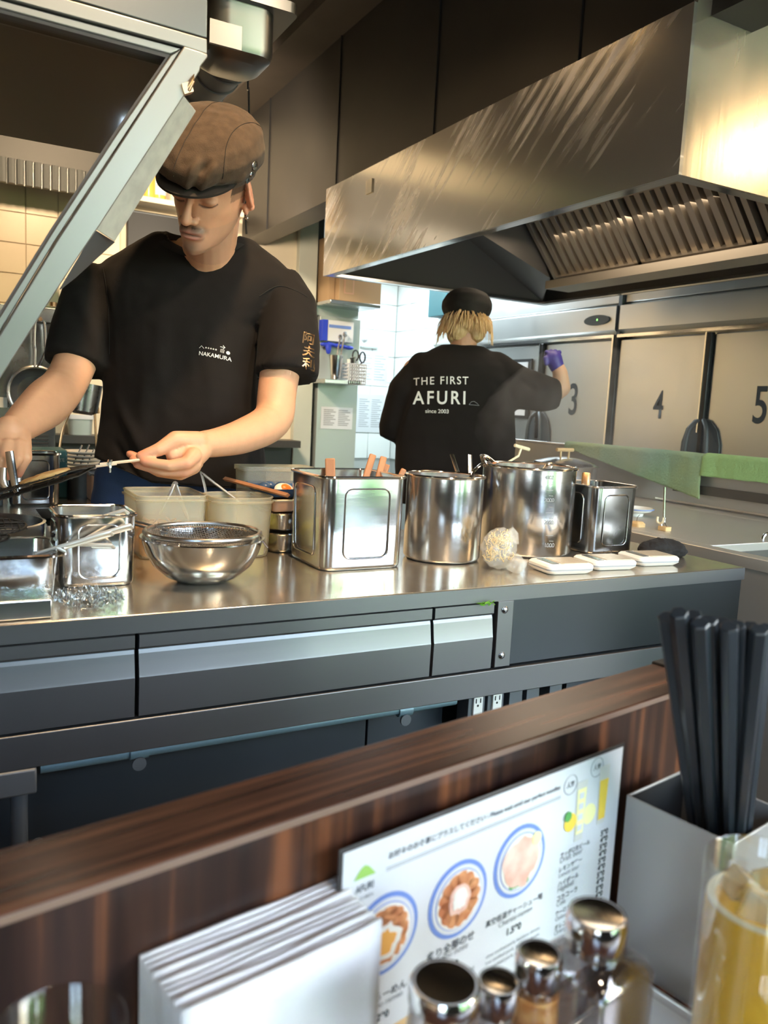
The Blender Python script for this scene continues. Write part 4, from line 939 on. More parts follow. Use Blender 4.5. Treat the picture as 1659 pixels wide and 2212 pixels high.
# towels over the splash guard edge
def towel(name, label, ya, yb, la, lb, m, th=0.004):
    """drapes over the guard edge from y=ya (far) to yb (near), front hangs la .. lb deep"""
    def f(u, v):
        y = ya+(yb-ya)*u; L = la+(lb-la)*u; tot = L+0.05; s = v*tot-0.05
        wob = 0.006*noise.noise(V((y*9, s*4, 3)))+0.003*noise.noise(V((y*30, s*6, 8)))
        if s < 0: return V((2.322+wob, y, 1.037+s))
        if s < 0.02: a = s/0.02*PI; return V((2.306+0.016*math.cos(a), y+wob, 1.037+0.008*math.sin(a)))
        d = s-0.02
        return V((2.284+wob*1.3-0.02*math.sin(min(d, .1)*8), y-d*0.10, 1.036-d+0.004*noise.noise(V((y*14, 1, 1)))))
    return reg(MB().grid(f, 60, 30).build(name, m, solid=th, ang=180), label, 'towel')
towel('towel', 'faded green towel hanging widest over the steel splash guard', 2.61, 1.90, 0.035, 0.165, 'towel1')
towel('towel', 'bright green folded towel at the right edge of the splash guard', 1.90, 1.40, 0.085, 0.085, 'towel2', 0.009)
# stock pot with lid
t = thing('lidded_pot', 'wide steel pot with a glass lid on the stove behind the round pots', 'pot', (2.07, 2.36, SZ))
MB().lathe((2.07, 2.36, SZ), [(0.11, 0), (0.125, 0.01), (0.127, 0.10), (0.132, 0.105), (0.122, 0.108), (0.12, 0.012), (0.10, 0.006)], 44).build('body', 'pot', t, ang=50)
MB().lathe((2.07, 2.36, SZ+0.108), [(0.118, 0), (0.112, 0.008), (0.06, 0.022), (0.012, 0.028), (0.001, 0.028)], 40).build('lid', 'steel', t)
MB().tube([(2.05, 2.36, SZ+0.135), (2.05, 2.36, SZ+0.16)], 0.004, 8).tube([(2.09, 2.36, SZ+0.135), (2.09, 2.36, SZ+0.16)], 0.004, 8).tube([(2.03, 2.36, SZ+0.162), (2.11, 2.36, SZ+0.162)], 0.007, 10).build('lid_handle', 'woodl', t)
t = thing('pan', 'small pan with a raised bright handle behind the largest pot', 'pan', (1.80, 2.30, SZ))
MB().lathe((1.79, 2.30, SZ), [(0.085, 0), (0.095, 0.01), (0.097, 0.10), (0.100, 0.102), (0.092, 0.103), (0.09, 0.012)], 36).build('body', 'pot', t, ang=50)
MB().tube([P(1095, 1000, 'Y', 2.22), P(1120, 985, 'Y', 2.22), P(1126, 968, 'Y', 2.22)], 0.004, 8).tube([P(1112, 962, 'Y', 2.22), P(1143, 971, 'Y', 2.22)], 0.006, 8).build('handle', 'foam', t)
# handled tools standing by the sink edge
t = thing('hook_stand', 'upright steel rod with a double hook by the sink edge', 'hook', (1.68, 1.55, SZ))
hx = 1.68
MB().tube([P(1436, 1052, 'X', hx), P(1434, 1118, 'X', hx)], 0.0032, 8).build('rod', 'steel', t)
MB().tube(bez([P(1421, 1116, 'X', hx), P(1420, 1126, 'X', hx), P(1426, 1131, 'X', hx), P(1432, 1127, 'X', hx), P(1434, 1114, 'X', hx)], 5), 0.003, 8).build('hook', 'foam', t)
MB().tube(bez([P(1429, 1130, 'X', hx), P(1430, 1140, 'X', hx)], 3), 0.0012, 6).tube(bez([P(1437, 1118, 'X', hx), P(1436, 1128, 'X', hx), P(1440, 1138, 'X', hx)], 5), 0.0012, 6).build('wire_loop', 'bright', t)
q0 = P(1436, 1137, 'X', hx)
MB().rings([rr(q0.x, q0.y, SZ, 0.022, 0.030, .004), rr(q0.x, q0.y, q0.z, 0.022, 0.030, .004)]).build('wooden_handle', 'woodl', t, bevel=0.001)
t = thing('wooden_bottle', 'pale wooden holder with dark letters beside the dull square pot', 'bottle', (1.66, 1.63, SZ))
q1 = P(1378, 1126, 'X', 1.66)
MB().rings([rr(q1.x, q1.y, SZ, 0.03, 0.036, .008), rr(q1.x, q1.y, q1.z-0.006, 0.03, 0.036, .008), rr(q1.x, q1.y, q1.z, 0.02, 0.024, .006)]).build('body', 'woodl', t)
MB().tube(bez([(q1.x, q1.y+0.005, q1.z), (q1.x, q1.y+0.002, q1.z+0.012), (q1.x, q1.y-0.004, q1.z+0.018)], 4), 0.001, 5).build('wire', 'steel', t)
text_on('lettering', 'AFURI', (q1.x-0.0155, q1.y+0.006, q1.z-0.01), (q1.x-0.0155, q1.y+0.006, q1.z-0.055), (0, 1, 0), 'ink', t)
q2 = P(1374, 1096, 'X', 1.84)
t = thing('noodle_bowl', 'blue and white patterned bowl half hidden behind the dull square pot', 'bowl', (q2.x, q2.y, SZ))
q2.z = SZ
hb = P(1374, 1096, 'X', 1.84).z-SZ
MB().lathe(q2, [(0.022, 0), (0.024, 0.008), (0.045, hb*0.6), (0.052, hb), (0.049, hb), (0.04, hb*0.6), (0.01, 0.012)], 32).build('body', 'porcelain', t)
MB().lathe(q2, [(0.0505, hb*0.80), (0.0533, hb-0.004), (0.0533, hb-0.002), (0.050, hb*0.80)], 32, cap0=False, cap1=False).build('blue_band', 'plateblue', t)

# ================================================================ BACK SHELVES AND CABINETS
# grey partition with shelves
gpn = struct(MB().box((2.20, 5.0, 0), (2.50, 5.07, 1.73)).build('wall_partition', 'part', bevel=0.003))
t = thing('wall_shelf', 'upper steel shelf carrying the cardboard box', 'shelf', (2.35, 4.9, 1.80))
MB().box((2.17, 4.78, 1.79), (2.53, 5.08, 1.812)).build('shelf_board', 'steel', t, bevel=0.002)
MB().box((2.19, 5.04, 1.735), (2.50, 5.06, 1.79)).build('shelf_back', 'part', t)
t = thing('cardboard_box', 'brown cardboard box on the upper steel shelf', 'box', (2.38, 4.9, 1.813))
MB().box((2.235, 4.80, 1.813), (2.54, 5.05, 2.03)).build('carton', 'cardboard', t, bevel=0.003)
b = MB().box((2.27, 4.798, 1.86), (2.34, 4.7995, 1.96)); b.build('printed_frame', 'brown', t)
MB().box((2.278, 4.7965, 1.868), (2.332, 4.798, 1.952)).build('printed_panel', 'cardboard', t)
reg(MB().box((2.19, 4.86, 1.813), (2.232, 5.05, 2.22)).build('carton_sheet', 'cardboard', bevel=0.002), 'tall narrow dark carton beside the cardboard box', 'box')
t = thing('wall_shelf', 'small lower steel shelf carrying the cup', 'shelf', (2.3, 4.9, 1.30))
MB().box((2.16, 4.80, 1.285), (2.42, 5.0, 1.312)).build('shelf_board', 'steel', t, bevel=0.003)
t = thing('metal_cup', 'tapered steel cup on the small lower shelf', 'cup', (2.262, 4.86, 1.313))
MB().lathe((2.262, 4.86, 1.313), [(0.030, 0), (0.032, 0.003), (0.046, 0.155), (0.048, 0.157), (0.044, 0.156), (0.029, 0.005)], 28).build('cup_body', 'pot', t)
for i, (dx, dy, lab) in enumerate(((-0.01, 0.0, 'left'), (0.015, 0.01, 'right'))):
    a = V((2.262+dx, 4.87, 1.33)); q = Dp((735, 745)[i], (728, 722)[i], 5.3)
    s_ = MB().tube([a, q], 0.006, 8); s_.lathe(q, [(0.001, -0.012), (0.016, -0.006), (0.018, 0.006), (0.001, 0.012)], 14, (0.5, -0.8, 0))
    reg(s_.build('serving_spoon', 'steel'), 'steel spoon standing in the tapered cup, %s one' % lab, 'spoon')
t = thing('basket', 'small white perforated basket beside the steel cup', 'basket', (2.385, 4.85, 1.33))
b = MB(); x0, x1, y0, y1, z0, z1 = 2.330, 2.455, 4.80, 4.90, 1.29, 1.42
for z in [z0+i*(z1-z0)/6 for i in range(7)]:
    b.box((x0, y0, z-0.004), (x1, y0+0.003, z+0.004)); b.box((x0, y0, z-0.004), (x0+0.003, y1, z+0.004)); b.box((x0, y1, z-0.004), (x1, y1+0.003, z+0.004)); b.box((x1-0.003, y0, z-0.004), (x1, y1, z+0.004))
for i in range(9):
    x = x0+i*(x1-x0)/8; b.box((x-0.004, y0, z0), (x+0.004, y0+0.003, z1)); b.box((x-0.004, y1, z0), (x+0.004, y1+0.003, z1))
b.box((x0, y0, z0), (x1, y1, z0+0.004)); b.build('basket_body', 'paper', t)
t = thing('scissors', 'black handled scissors standing in the white basket', 'scissors', (2.43, 4.85, 1.30))
for (px, py, rx) in ((768, 768, 0.022), (783, 772, 0.020)):
    c = Dp(px, py, 5.35); lp = [c+V((rx*math.cos(a), 0, 0.034*math.sin(a))) for a in [2*PI*k/16 for k in range(16)]]
    MB().tube(lp, 0.0055, 6, closed=True).tube([lp[12], (2.41, 4.86, 1.40)], 0.005, 6).build('handle', 'black', t)
MB().box((2.402, 4.858, 1.305), (2.418, 4.862, 1.41)).build('blade', 'steel', t)
for i in range(3):
    reg(MB().tube([(2.35+i*.018, 4.84, 1.30), (2.345+i*.02, 4.84, 1.45+.01*i)], [0.006, 0.012], 8).build('utensil', ('porcelain', 'black', 'steel')[i]), ('white', 'black', 'steel')[i]+' utensil standing in the white basket', 'utensil')
t = thing('glove_box', 'white and blue printed glove box under the upper shelf', 'box', (2.34, 4.97, 1.56))
A_ = P(702, 694, 'Y', 4.94); B_ = P(768, 685, 'Y', 4.94)
MB().box((A_.x, 4.94, 1.565), (B_.x-0.01, 5.0, 1.70)).build('box_body', 'paper', t, bevel=0.002)
MB().box((A_.x-0.015, 4.935, 1.565), (A_.x+0.02, 4.999, 1.70)).build('blue_end', 'bluebag', t)
MB().box((A_.x+0.03, 4.938, 1.652), (B_.x-0.03, 4.9395, 1.672)).build('print_band', 'plateblue', t)
g = MB()
for i in range(5): g.ell((2.22+i*0.045, 4.96, 1.545-abs(i-1)*0.004), (0.035, 0.02, 0.014)); 
g.ell((2.245, 4.95, 1.52), (0.02, 0.015, 0.045))
gg = fuse(g, 0.006, 2); reg(gg.build('blue_gloves', 'bluebag'), 'blue gloves drooping out below the printed glove box', 'gloves')
t = thing('hanging_ladles', 'steel hooks with ladle handles hanging beside the blue gloves', 'hook', (2.41, 4.96, 1.5))
for k_ in range(2):
    c = Dp(742+k_*7, 712+k_*5, 5.4); MB().tube(bez([c+V((-.05, 0, -.12)), c+V((-.02, 0, -.04)), c, c+V((.025, 0, -.02)), c+V((.02, 0, -.07))], 4), 0.006, 8).build('hook', 'steel', t)
def notice(label, x0, y0, x1, y1, ax, v, lines, m='paper', group=None, txt=None):
    a = P(x0, y0, ax, v); b_ = P(x1, y1, ax, v)
    t = thing('notice', label, 'notice', tuple(a), 0, group)
    if ax == 'Y': MB().box((a.x, v-0.002, b_.z), (b_.x, v, a.z)).build('sheet', m, t)
    else: MB().box((v-0.002, min(a.y, b_.y), b_.z), (v, max(a.y, b_.y), a.z)).build('sheet', m, t)
    b = MB(); n = lines
    for i in range(n):
        z = a.z-(a.z-b_.z)*(0.14+0.76*i/n); L = (0.30, 0.38, 0.22, 0.34)[i % 4]
        for c0 in (0.08, 0.54):
            u0 = a.x+(b_.x-a.x)*c0; u1 = a.x+(b_.x-a.x)*(c0+L)
            if ax == 'Y': b.box((u0, v-0.0028, z-0.003), (u1, v-0.002, z+0.003))
            else:
                w0 = a.y+(b_.y-a.y)*c0; w1 = a.y+(b_.y-a.y)*(c0+L); b.box((v-0.0028, min(w0, w1), z-0.003), (v-0.002, max(w0, w1), z+0.003))
    b.build('print', 'inkgrey', t); return t
notice('white printed notice stuck on the grey partition below the shelves', 694, 878, 760, 928, 'Y', 4.998, 9)
notice('white recipe sheet on the tiled wall left of the second cook, upper one', 775, 755, 835, 835, 'Y', 6.387, 10, group='sheets on the tiled wall')
notice('long list sheet on the tiled wall left of the second cook, lower one', 772, 850, 826, 935, 'Y', 6.387, 14, group='sheets on the tiled wall')
t = thing('wall_hook_rail', 'small white hook rail on the tiled wall above the recipe sheet', 'hook', tuple(P(800, 748, 'Y', 6.38)))
MB().box((P(778, 748, 'Y', 6.38).x, 6.365, P(778, 748, 'Y', 6.38).z-0.01), (P(815, 748, 'Y', 6.38).x, 6.385, P(778, 748, 'Y', 6.38).z+0.006)).build('rail', 'part', t)
reg(MB().lathe(P(787, 731, 'Y', 6.385), [(0.03, 0), (0.03, -0.01), (0.012, -0.03), (0.001, -0.03)], 16, (0, 1, 0)).build('suction_hook', 'paper'), 'round white suction hook above the small hook rail', 'hook')
pb1 = P(950, 640, 'X', 3.40)
reg(MB().box((3.30, pb1.y-0.25, pb1.z-0.17), (3.38, pb1.y, pb1.z+0.05)).build('blue_folder', 'teal', bevel=0.004), 'dark blue box on top of the wall corner behind the second cook', 'box')
# back-left: steel cabinet with hanging strainers, shelf with bottles, black monitor
q = P(128, 668, 'Y', 2.75)
t = thing('steel_cabinet', 'tall steel cabinet with vents behind the left arm of the chef', 'cabinet', (q.x-0.5, 2.9, TZ))
MB().box((-1.2, 2.75, TZ), (q.x-0.012, 3.2, q.z-0.045)).build('cabinet_body', 'potdark', t, bevel=0.003)
MB().box((-1.2, 2.74, q.z-0.045), (q.x, 3.2, q.z)).build('cabinet_top', 'steel', t, bevel=0.003)
b = MB()
for i in range(7):
    z = P(80, 944, 'Y', 2.75).z-i*0.011
    b.box((P(62, 944, 'Y', 2.75).x, 2.746, z), (P(104, 944, 'Y', 2.75).x, 2.75, z+0.006))
b.build('vent_slots', 'black', t)
MB().box((P(0, 870, 'Y', 2.74).x-0.05, 2.738, P(0, 880, 'Y', 2.74).z), (P(16, 870, 'Y', 2.74).x, 2.75, P(0, 858, 'Y', 2.74).z)).build('label_plate', 'outlet', t)
for (px_b, py_b) in ((116, 662), (130, 692)): MB().lathe(P(px_b, py_b, 'Y', 2.76), [(0.012, 0), (0.012, 0.012), (0.001, 0.014)], 10).build('bolt', 'gold', t)
def strainer(label, c, r, hx_, hy, tilt=0.0):
    t = thing('strainer', label, 'strainer', tuple(c), 0, None)
    c = V(c); MB().tube([c+V((r*math.cos(a), 0, r*math.sin(a))) for a in [2*PI*k/32 for k in range(32)]], 0.005, 8, closed=True).build('rim', 'steel', t)
    MB().lathe(c+V((0, 0.0, 0)), [(r, 0), (r*.9, 0.03), (r*.5, 0.06), (0.001, 0.07)], 28, (0, 1, 0), cap0=False).build('net', 'leg', t)
    top = V((hx_, c.y-0.004, hy)); w = 0.016; z0 = c.z+r
    MB().tube(bez([(c.x-.004, c.y-.004, z0), (top.x-w*0.9, c.y-.006, z0+0.045), (top.x-w, top.y, (top.z+z0)/2), (top.x-w*.8, top.y, top.z-0.01), (top.x, top.y, top.z), (top.x+w*.8, top.y, top.z-0.01), (top.x+w, top.y, (top.z+z0)/2), (top.x+w*0.9, c.y-.006, z0+0.045), (c.x+.004, c.y-.004, z0)], 4), 0.0032, 8).build('handle', 'bright', t)
    MB().lathe(top+V((0, -0.004, 0.0)), [(0.006, -0.01), (0.006, 0.02)], 10, (0, 1, 0)).build('peg', 'gold', t)
c = P(78, 848, 'Y', 2.70); h = P(86, 690, 'Y', 2.70); strainer('round black strainer hanging by its long wire handle on the steel cabinet', c, 0.078, h.x, h.z)
c = P(178, 868, 'Y', 2.80); 
t = thing('noodle_strainer', 'tarnished deep strainer hanging between the chef and the cabinet', 'strainer', tuple(c))
MB().lathe(c+V((0, 0, -0.04)), [(0.028, 0), (0.046, 0.01), (0.052, 0.10), (0.048, 0.10), (0.042, 0.012)], 28, (0.12, 0, 1)).build('basket', 'potdark', t)
MB().tube([P(206, 835, 'Y', 2.79), P(213, 893, 'Y', 2.79)], 0.004, 8).build('rim_bar', 'gold', t)
MB().tube(bez([P(150, 893, 'Y', 2.79), P(135, 930, 'Y', 2.79), P(126, 985, 'Y', 2.79)], 5), 0.004, 8).tube(bez([P(205, 893, 'Y', 2.79), P(207, 940, 'Y', 2.79), P(210, 1000, 'Y', 2.79)], 5), 0.004, 8).build('handle', 'gold', t)
t = thing('plastic_jar', 'clear plastic jar with lid on the wall ledge beyond the strainer', 'jar', tuple(P(172, 930, 'Y', 4.95)))
q = P(172, 934, 'Y', 4.95); q.z = 0.91
MB().rings([rr(q.x, 4.94, 0.906, 0.12, 0.09, .02), rr(q.x, 4.94, 0.995, 0.135, 0.10, .025)]).build('body', 'part', t)
MB().rings([rr(q.x, 4.94, 0.996, 0.145, 0.11, .025), rr(q.x, 4.94, 1.02, 0.145, 0.11, .025)]).build('lid', 'paper', t)
struct(MB().box((-1.0, 4.85, 0.86), (2.03, 5.03, 0.905)).build('trim_ledge', 'darkband'))
t = thing('monitor', 'black wall monitor seen between guard panel and chef', 'monitor', (1.1, 4.95, 1.95))
a = P(276, 463, 'Y', 4.95); z1 = P(300, 455, 'Y', 4.95).z
MB().box((a.x, 4.95, 1.80), (a.x+0.34, 5.0, z1)).build('screen', 'black', t, bevel=0.004)
MB().box((a.x+0.01, 4.948, z1-0.012), (a.x+0.33, 4.951, z1-0.006)).build('bezel', 'leg', t)
t = thing('bottle_shelf', 'cream shelf behind the face of the chef carrying amber bottles', 'shelf', (1.15, 4.9, 2.25))
z = P(330, 433, 'Y', 4.9).z
MB().box((0.94, 4.82, z-0.03), (1.6, 5.05, z)).build('shelf_board', 'beige', t, bevel=0.002)
for i, (px_b, lab) in enumerate(((322, 'amber bottle left of the pair on the cream shelf'), (345, 'amber bottle with a white label on the cream shelf'))):
    q = P(px_b, 425, 'Y', 4.9); t = thing('bottle', lab, 'bottle', (q.x, 4.9, z))
    MB().lathe((q.x, 4.9, z), [(0.035, 0), (0.037, 0.01), (0.037, 0.14), (0.015, 0.18), (0.014, 0.22), (0.001, 0.22)], 24).build('bottle_body', 'bottle', t)
    if i: MB().lathe((q.x, 4.9, z+0.03), [(0.0375, 0), (0.0375, 0.09)], 24, cap0=False, cap1=False).build('label', 'paper', t); text_on('lettering', 'MEW', (q.x-0.025, 4.862, z+0.07), (q.x+0.02, 4.862, z+0.07), (0, 0, 1), 'ink', t)
# counter items behind the grill basket
t = thing('teal_box', 'dark teal box with pale script behind the square tin', 'box', (0.13, 2.45, TZ))
a = P(52, 1000, 'Y', 2.42); b_ = P(146, 1000, 'Y', 2.42); zt = P(100, 972, 'Y', 2.42).z
MB().box((a.x-0.02, 2.42, TZ), (b_.x, 2.56, zt)).build('box_body', 'teal', t, bevel=0.004)
text_on('lettering', 'ARZ', P(68, 998, 'Y', 2.419), P(90, 998, 'Y', 2.419), (0, 0, 1), 'part', t)
text_on('lettering', 'SCITE', P(112, 1000, 'Y', 2.419), P(140, 997, 'Y', 2.419), (0, 0, 1), 'part', t)
pq = P(183, 1005, 'Y', 2.42)
for i in range(5):
    z = TZ+0.078+i*0.011
    reg(MB().lathe((pq.x, 2.46, z), [(0.035, 0), (0.062, 0.007), (0.064, 0.010), (0.060, 0.010), (0.03, 0.003)], 30).build('plate', 'porcelain'), ('white plate %s of the stack behind the square tin' % ('at the bottom', 'second from the bottom', 'in the middle', 'second from the top', 'on top')[i]), 'plate', 'stacked white plates')
reg(MB().lathe((pq.x, 2.46, TZ), [(0.05, 0), (0.05, 0.077)], 24).build('plate_stand', 'leg'), 'dark round stand under the stacked white plates', 'stand')
for i, (x0, y0, x1, y1) in enumerate(((158, 985, 177, 962), (172, 988, 193, 961), (186, 992, 203, 970))):
    reg(MB().tube([Dp(x0, y0+20, 2.30), Dp(x1, y1, 2.30)], 0.004, 6, flat=((0, 0, 1), 1.5, 0.6)).build('skewer_handle', 'steel'), ('leftmost', 'middle', 'rightmost')[i]+' slanted steel handle in the square tin behind the grill basket', 'handle', None)
a = P(190, 1022, 'Y', 2.32); t = thing('steel_pan', 'brown steaming tray at the hip of the chef', 'pan', (a.x+0.06, 2.38, TZ))
shell(0.13, 0.12, 0.075, 0.01, 0.002, a.x+0.075, 2.38, TZ).build('body', 'brown', t)
MB().tube(rr(a.x+0.075, 2.38, TZ+0.075, 0.132, 0.122, 0.011), 0.003, 6, closed=True).build('rim', 'steel', t)
reg(MB().rings([rr(0.10, 2.30, TZ, 0.06, 0.08, .01), rr(0.10, 2.30, TZ+0.11, 0.06, 0.08, .01)]).build('dark_canister', 'leg', bevel=0.002), 'dark canister left of the square tin on the side counter', 'canister')
# steam over the boiler
m = bpy.data.materials.new('steam'); m.use_nodes = True; nt = m.node_tree; n = nt.nodes; l = nt.links; n.remove(n['Principled BSDF'])
vs = n.new('ShaderNodeVolumeScatter'); vs.inputs['Color'].default_value = (1, 1, 1, 1); vs.inputs['Anisotropy'].default_value = 0.1
tc = n.new('ShaderNodeTexCoord'); nz_ = n.new('ShaderNodeTexNoise'); nz_.inputs['Scale'].default_value = 3.5; nz_.inputs['Detail'].default_value = 3
mr = n.new('ShaderNodeMapRange'); mr.inputs[1].default_value = 0.42; mr.inputs[2].default_value = 0.72; mr.inputs[3].default_value = 0.0; mr.inputs[4].default_value = 1.1
l.new(tc.outputs['Object'], nz_.inputs['Vector']); l.new(nz_.outputs[0], mr.inputs[0]); l.new(mr.outputs[0], vs.inputs['Density']); l.new(vs.outputs[0], n['Material Output'].inputs['Volume'])
sm = MB().ell((1.93, 2.05, 1.14), (0.28, 0.46, 0.26), n=24, m=14)
for i_, p_ in enumerate(sm.v): sm.v[i_] = p_+(p_-V((1.93, 2.05, 1.14)))*0.35*noise.noise(p_*4)
reg(sm.build('steam', m), 'thin wisps of steam rising over the boiler by the green towel', 'steam', kind='stuff')
# ================================================================ BAR COUNTER IN THE FOREGROUND
WT = 0.4017; RZ = 0.89; BZ = 0.665
def sbox(mb, s0, s1, t0, t1, z0, z1):
    return mb.add([S(s0,t0,z0), S(s1,t0,z0), S(s1,t1,z0), S(s0,t1,z0), S(s0,t0,z1), S(s1,t0,z1), S(s1,t1,z1), S(s0,t1,z1)],
                  [(0,3,2,1),(4,5,6,7),(0,1,5,4),(1,2,6,5),(2,3,7,6),(3,0,4,7)])
# local frame objects: built along their own axes so the grain runs with the counter
def slocal(name, a, b_, m, bevel, parent=None, label=None):
    o = MB().box((a[0], a[1], a[2]), (b_[0], b_[1], b_[2])).build(name, m, None, bevel=bevel)
    ang = math.atan2(BD.y, BD.x); o.rotation_euler = (0, 0, ang); o.name = name
    if parent is not None: o.parent = parent
    return o
bw_ = thing('bar_screen', 'dark wood laminate screen with a flat top rail in front of the bar seats', 'bar screen', (0, 0, 0))
bw_.location = (0, 0, 0)
slocal('screen_panel', (-1.2, WT, 0.0), (0.765, WT+0.052, RZ-0.005), 'wood', 0.0008, bw_)
slocal('top_rail', (-1.2, WT-0.001, RZ-0.005), (0.765, WT+0.062, RZ), 'rail', 0.0015, bw_)
slocal('edge_strip', (-1.2, WT-0.0025, RZ-0.0052), (0.765, WT-0.0012, RZ-0.0006), 'edge', 0.0003, bw_)
slocal('end_post', (0.765, WT-0.004, 0.0), (0.80, WT+0.064, RZ+0.002), 'black', 0.002, bw_)
bt = thing('bar_counter', 'brown bar counter top under the napkins and shakers', 'counter', (0, 0, 0))
slocal('bar_board', (-1.2, -0.05, BZ-0.03), (1.3, WT-0.002, BZ), 'rail', 0.003, bt)
slocal('bar_front', (-1.2, 0.02, 0.0), (1.3, 0.04, BZ-0.03), 'wood', 0.001, bt)
# tray under the shakers
tr = thing('condiment_tray', 'long steel rimmed tray under the shakers on the bar', 'tray', tuple(S(0.42, 0.25, BZ)))
b = MB(); sbox(b, 0.30, 0.585, 0.18, 0.34, BZ+0.001, BZ+0.004); b.build('tray_base', 'greyplastic', tr, bevel=0.001)
b = MB()
for (s0, s1, t0, t1) in ((0.298, 0.587, 0.178, 0.182), (0.298, 0.587, 0.338, 0.342), (0.298, 0.302, 0.18, 0.34), (0.583, 0.587, 0.18, 0.34)): sbox(b, s0, s1, t0, t1, BZ+0.001, BZ+0.012)
b.build('tray_rim', 'bright', tr, bevel=0.001)
# menu card
MT = 0.385; ms0, ms1, mz1 = 0.2955, 0.6000, 0.8640; mz0 = mz1-0.212
me_ = thing('menu_card', 'laminated white menu card with bowl photos leaning on the wood screen', 'menu', tuple(S(0.45, MT, BZ)))
b = MB(); sbox(b, ms0-0.003, ms1+0.003, MT, MT+0.0015, mz0-0.0, mz1+0.003); b.build('laminate', 'laminate', me_, bevel=0.0006)
b = MB(); sbox(b, ms0, ms1, MT-0.0006, MT, mz0+0.003, mz1); b.build('sheet', 'paper', me_)
def mp(u, v, o=0.0010): return S(ms0+(ms1-ms0)*u, MT-o, mz1-(mz1-mz0)*v)     # u right, v down, 0..1
def mdisc(name, u, v, r, m, o, n=28, wob=0.0):
    c = mp(u, v, o); pts = []
    for k in range(n):
        a = 2*PI*k/n; q = r*(1+wob*noise.noise(V((math.cos(a)*2, math.sin(a)*2, u*9+v*5))))
        pts.append(c+BD*q*math.cos(a)+V((0, 0, q*math.sin(a))))
    return MB().prism(pts, -BN*0.0003).build(name, m, me_)
def mtext(s, u0, v0, u1, v1=None, m='ink', hs=1.0, bold=0.012):
    v1 = v0 if v1 is None else v1
    return text_on('lettering', s, mp(u0, v0, 0.0008), mp(u1, v1, 0.0008), (0, 0, 1), m, me_, bold=bold, hscale=hs, off=0.0002)
# green hill logo
c = [mp(u, v, .0008) for u, v in ((0.030, 0.105), (0.040, 0.085), (0.050, 0.070), (0.060, 0.064), (0.070, 0.072), (0.080, 0.088), (0.090, 0.105))]
MB().prism(c, -BN*0.0003).build('hill_logo', 'logogreen', me_)
mtext('AFURI', 0.035, 0.150, 0.085, hs=1.3); mtext('PHO-MEN', 0.035, 0.178, 0.085, m='inkgrey')
mtext('お好みのお食事にプラスしてください - Please wait until our perfect noodles', 0.125, 0.075, 0.72, m='ink')
b = MB(); 
for v in (0.104, 0.112): b.prism([mp(0.12, v, .0008), mp(0.725, v, .0008), mp(0.725, v+0.003, .0008), mp(0.12, v+0.003, .0008)], -BN*0.0002)
b.build('rule', 'inkgrey', me_)
for (u, v, kind) in ((0.125, 0.335, 0), (0.355, 0.335, 1), (0.575, 0.300, 2)):
    mdisc('plate_print', u, v, 0.0300, 'plateblue', .0008, 36); mdisc('plate_white', u, v, 0.0265, 'paper', .0012, 36)
    mdisc('plate_ring', u, v, 0.0235, 'plateblue', .0015, 36); mdisc('plate_inner', u, v, 0.0228, 'porcelain', .0018, 36)
    if kind == 2:
        mdisc('meat_print', u, v, 0.0200, 'food2', .0022, 30, 0.3); mdisc('lemon_print', u+0.055, v-0.07, 0.0055, 'lemon', .0026)
        for k in range(5): mdisc('herb_print', u-0.03+k*0.014, v+0.085, 0.0028, 'green', .0021)
    else:
        k_ = 0
        for k in range(13):
            a = 2*PI*k/13; mdisc('meat_print', u+0.050*math.cos(a)*(1 if kind else .95), v+0.072*math.sin(a), 0.0062, 'food1', .0022, 12, 0.4)
        if kind: mdisc('topping_print', u, v, 0.0115, 'food2', .0026, 24, 0.3); mdisc('topping_print', u, v-0.004, 0.008, 'porcelain', .0030, 24, 0.5)
        else:
            for k in range(9): mdisc('meat_print', u+0.03*math.cos(k*2.4), v+0.045*math.sin(k*2.4), 0.006, 'food1', .0023, 12, 0.4)
            mdisc('egg_print', u, v+0.02, 0.0125, 'porcelain', .0027, 24, 0.4); mdisc('yolk_print', u-0.005, v+0.02, 0.0085, 'food3', .0031, 24, 0.5)
mtext('ゆず塩らーめん', 0.03, 0.565, 0.20); mtext('Yuzu shio ramen', 0.05, 0.592, 0.19, m='inkgrey'); mtext('1,290', 0.10, 0.64, 0.15, bold=.03)
mtext('炙り全部のせ', 0.26, 0.52, 0.42); mtext('Zenbu nose', 0.28, 0.545, 0.40, m='inkgrey'); mtext('1,690', 0.31, 0.60, 0.37, bold=.03)
for k in range(3): mtext('chicken charsiu, seasoned egg'[k*2:], 0.24, 0.645+k*0.026, 0.43, m='inkgrey')
mtext('真空低温チャーシュー麺', 0.46, 0.505, 0.68); mtext('Charsiu ramen', 0.51, 0.535, 0.64, m='inkgrey'); mtext('1,590', 0.545, 0.585, 0.60, bold=.03)
for k in range(3): mtext('slow cooked pork, bamboo shoots'[k:], 0.47, 0.635+k*0.026, 0.68, m='inkgrey')
mdisc('plate_print', 0.42, 0.80, 0.0175, 'plateblue', .0008); mdisc('rice_print', 0.42, 0.80, 0.0150, 'porcelain', .0012, 24, 0.2)
mtext('Rice 290', 0.52, 0.79, 0.62); mtext('with pork', 0.50, 0.83, 0.62, m='inkgrey')
c = [mp(u, v, .0007) for u, v in ((0.0, 1.0), (0.0, 0.70), (0.25, 0.68), (0.32, 0.80), (0.34, 1.0))]
MB().prism(c, -BN*0.0002).build('beige_field', 'woodl', me_); mdisc('plate_print', 0.10, 0.84, 0.020, 'plateblue', .0012); mdisc('food_print', 0.10, 0.84, 0.016, 'bamboo', .0016, 20, 0.3)
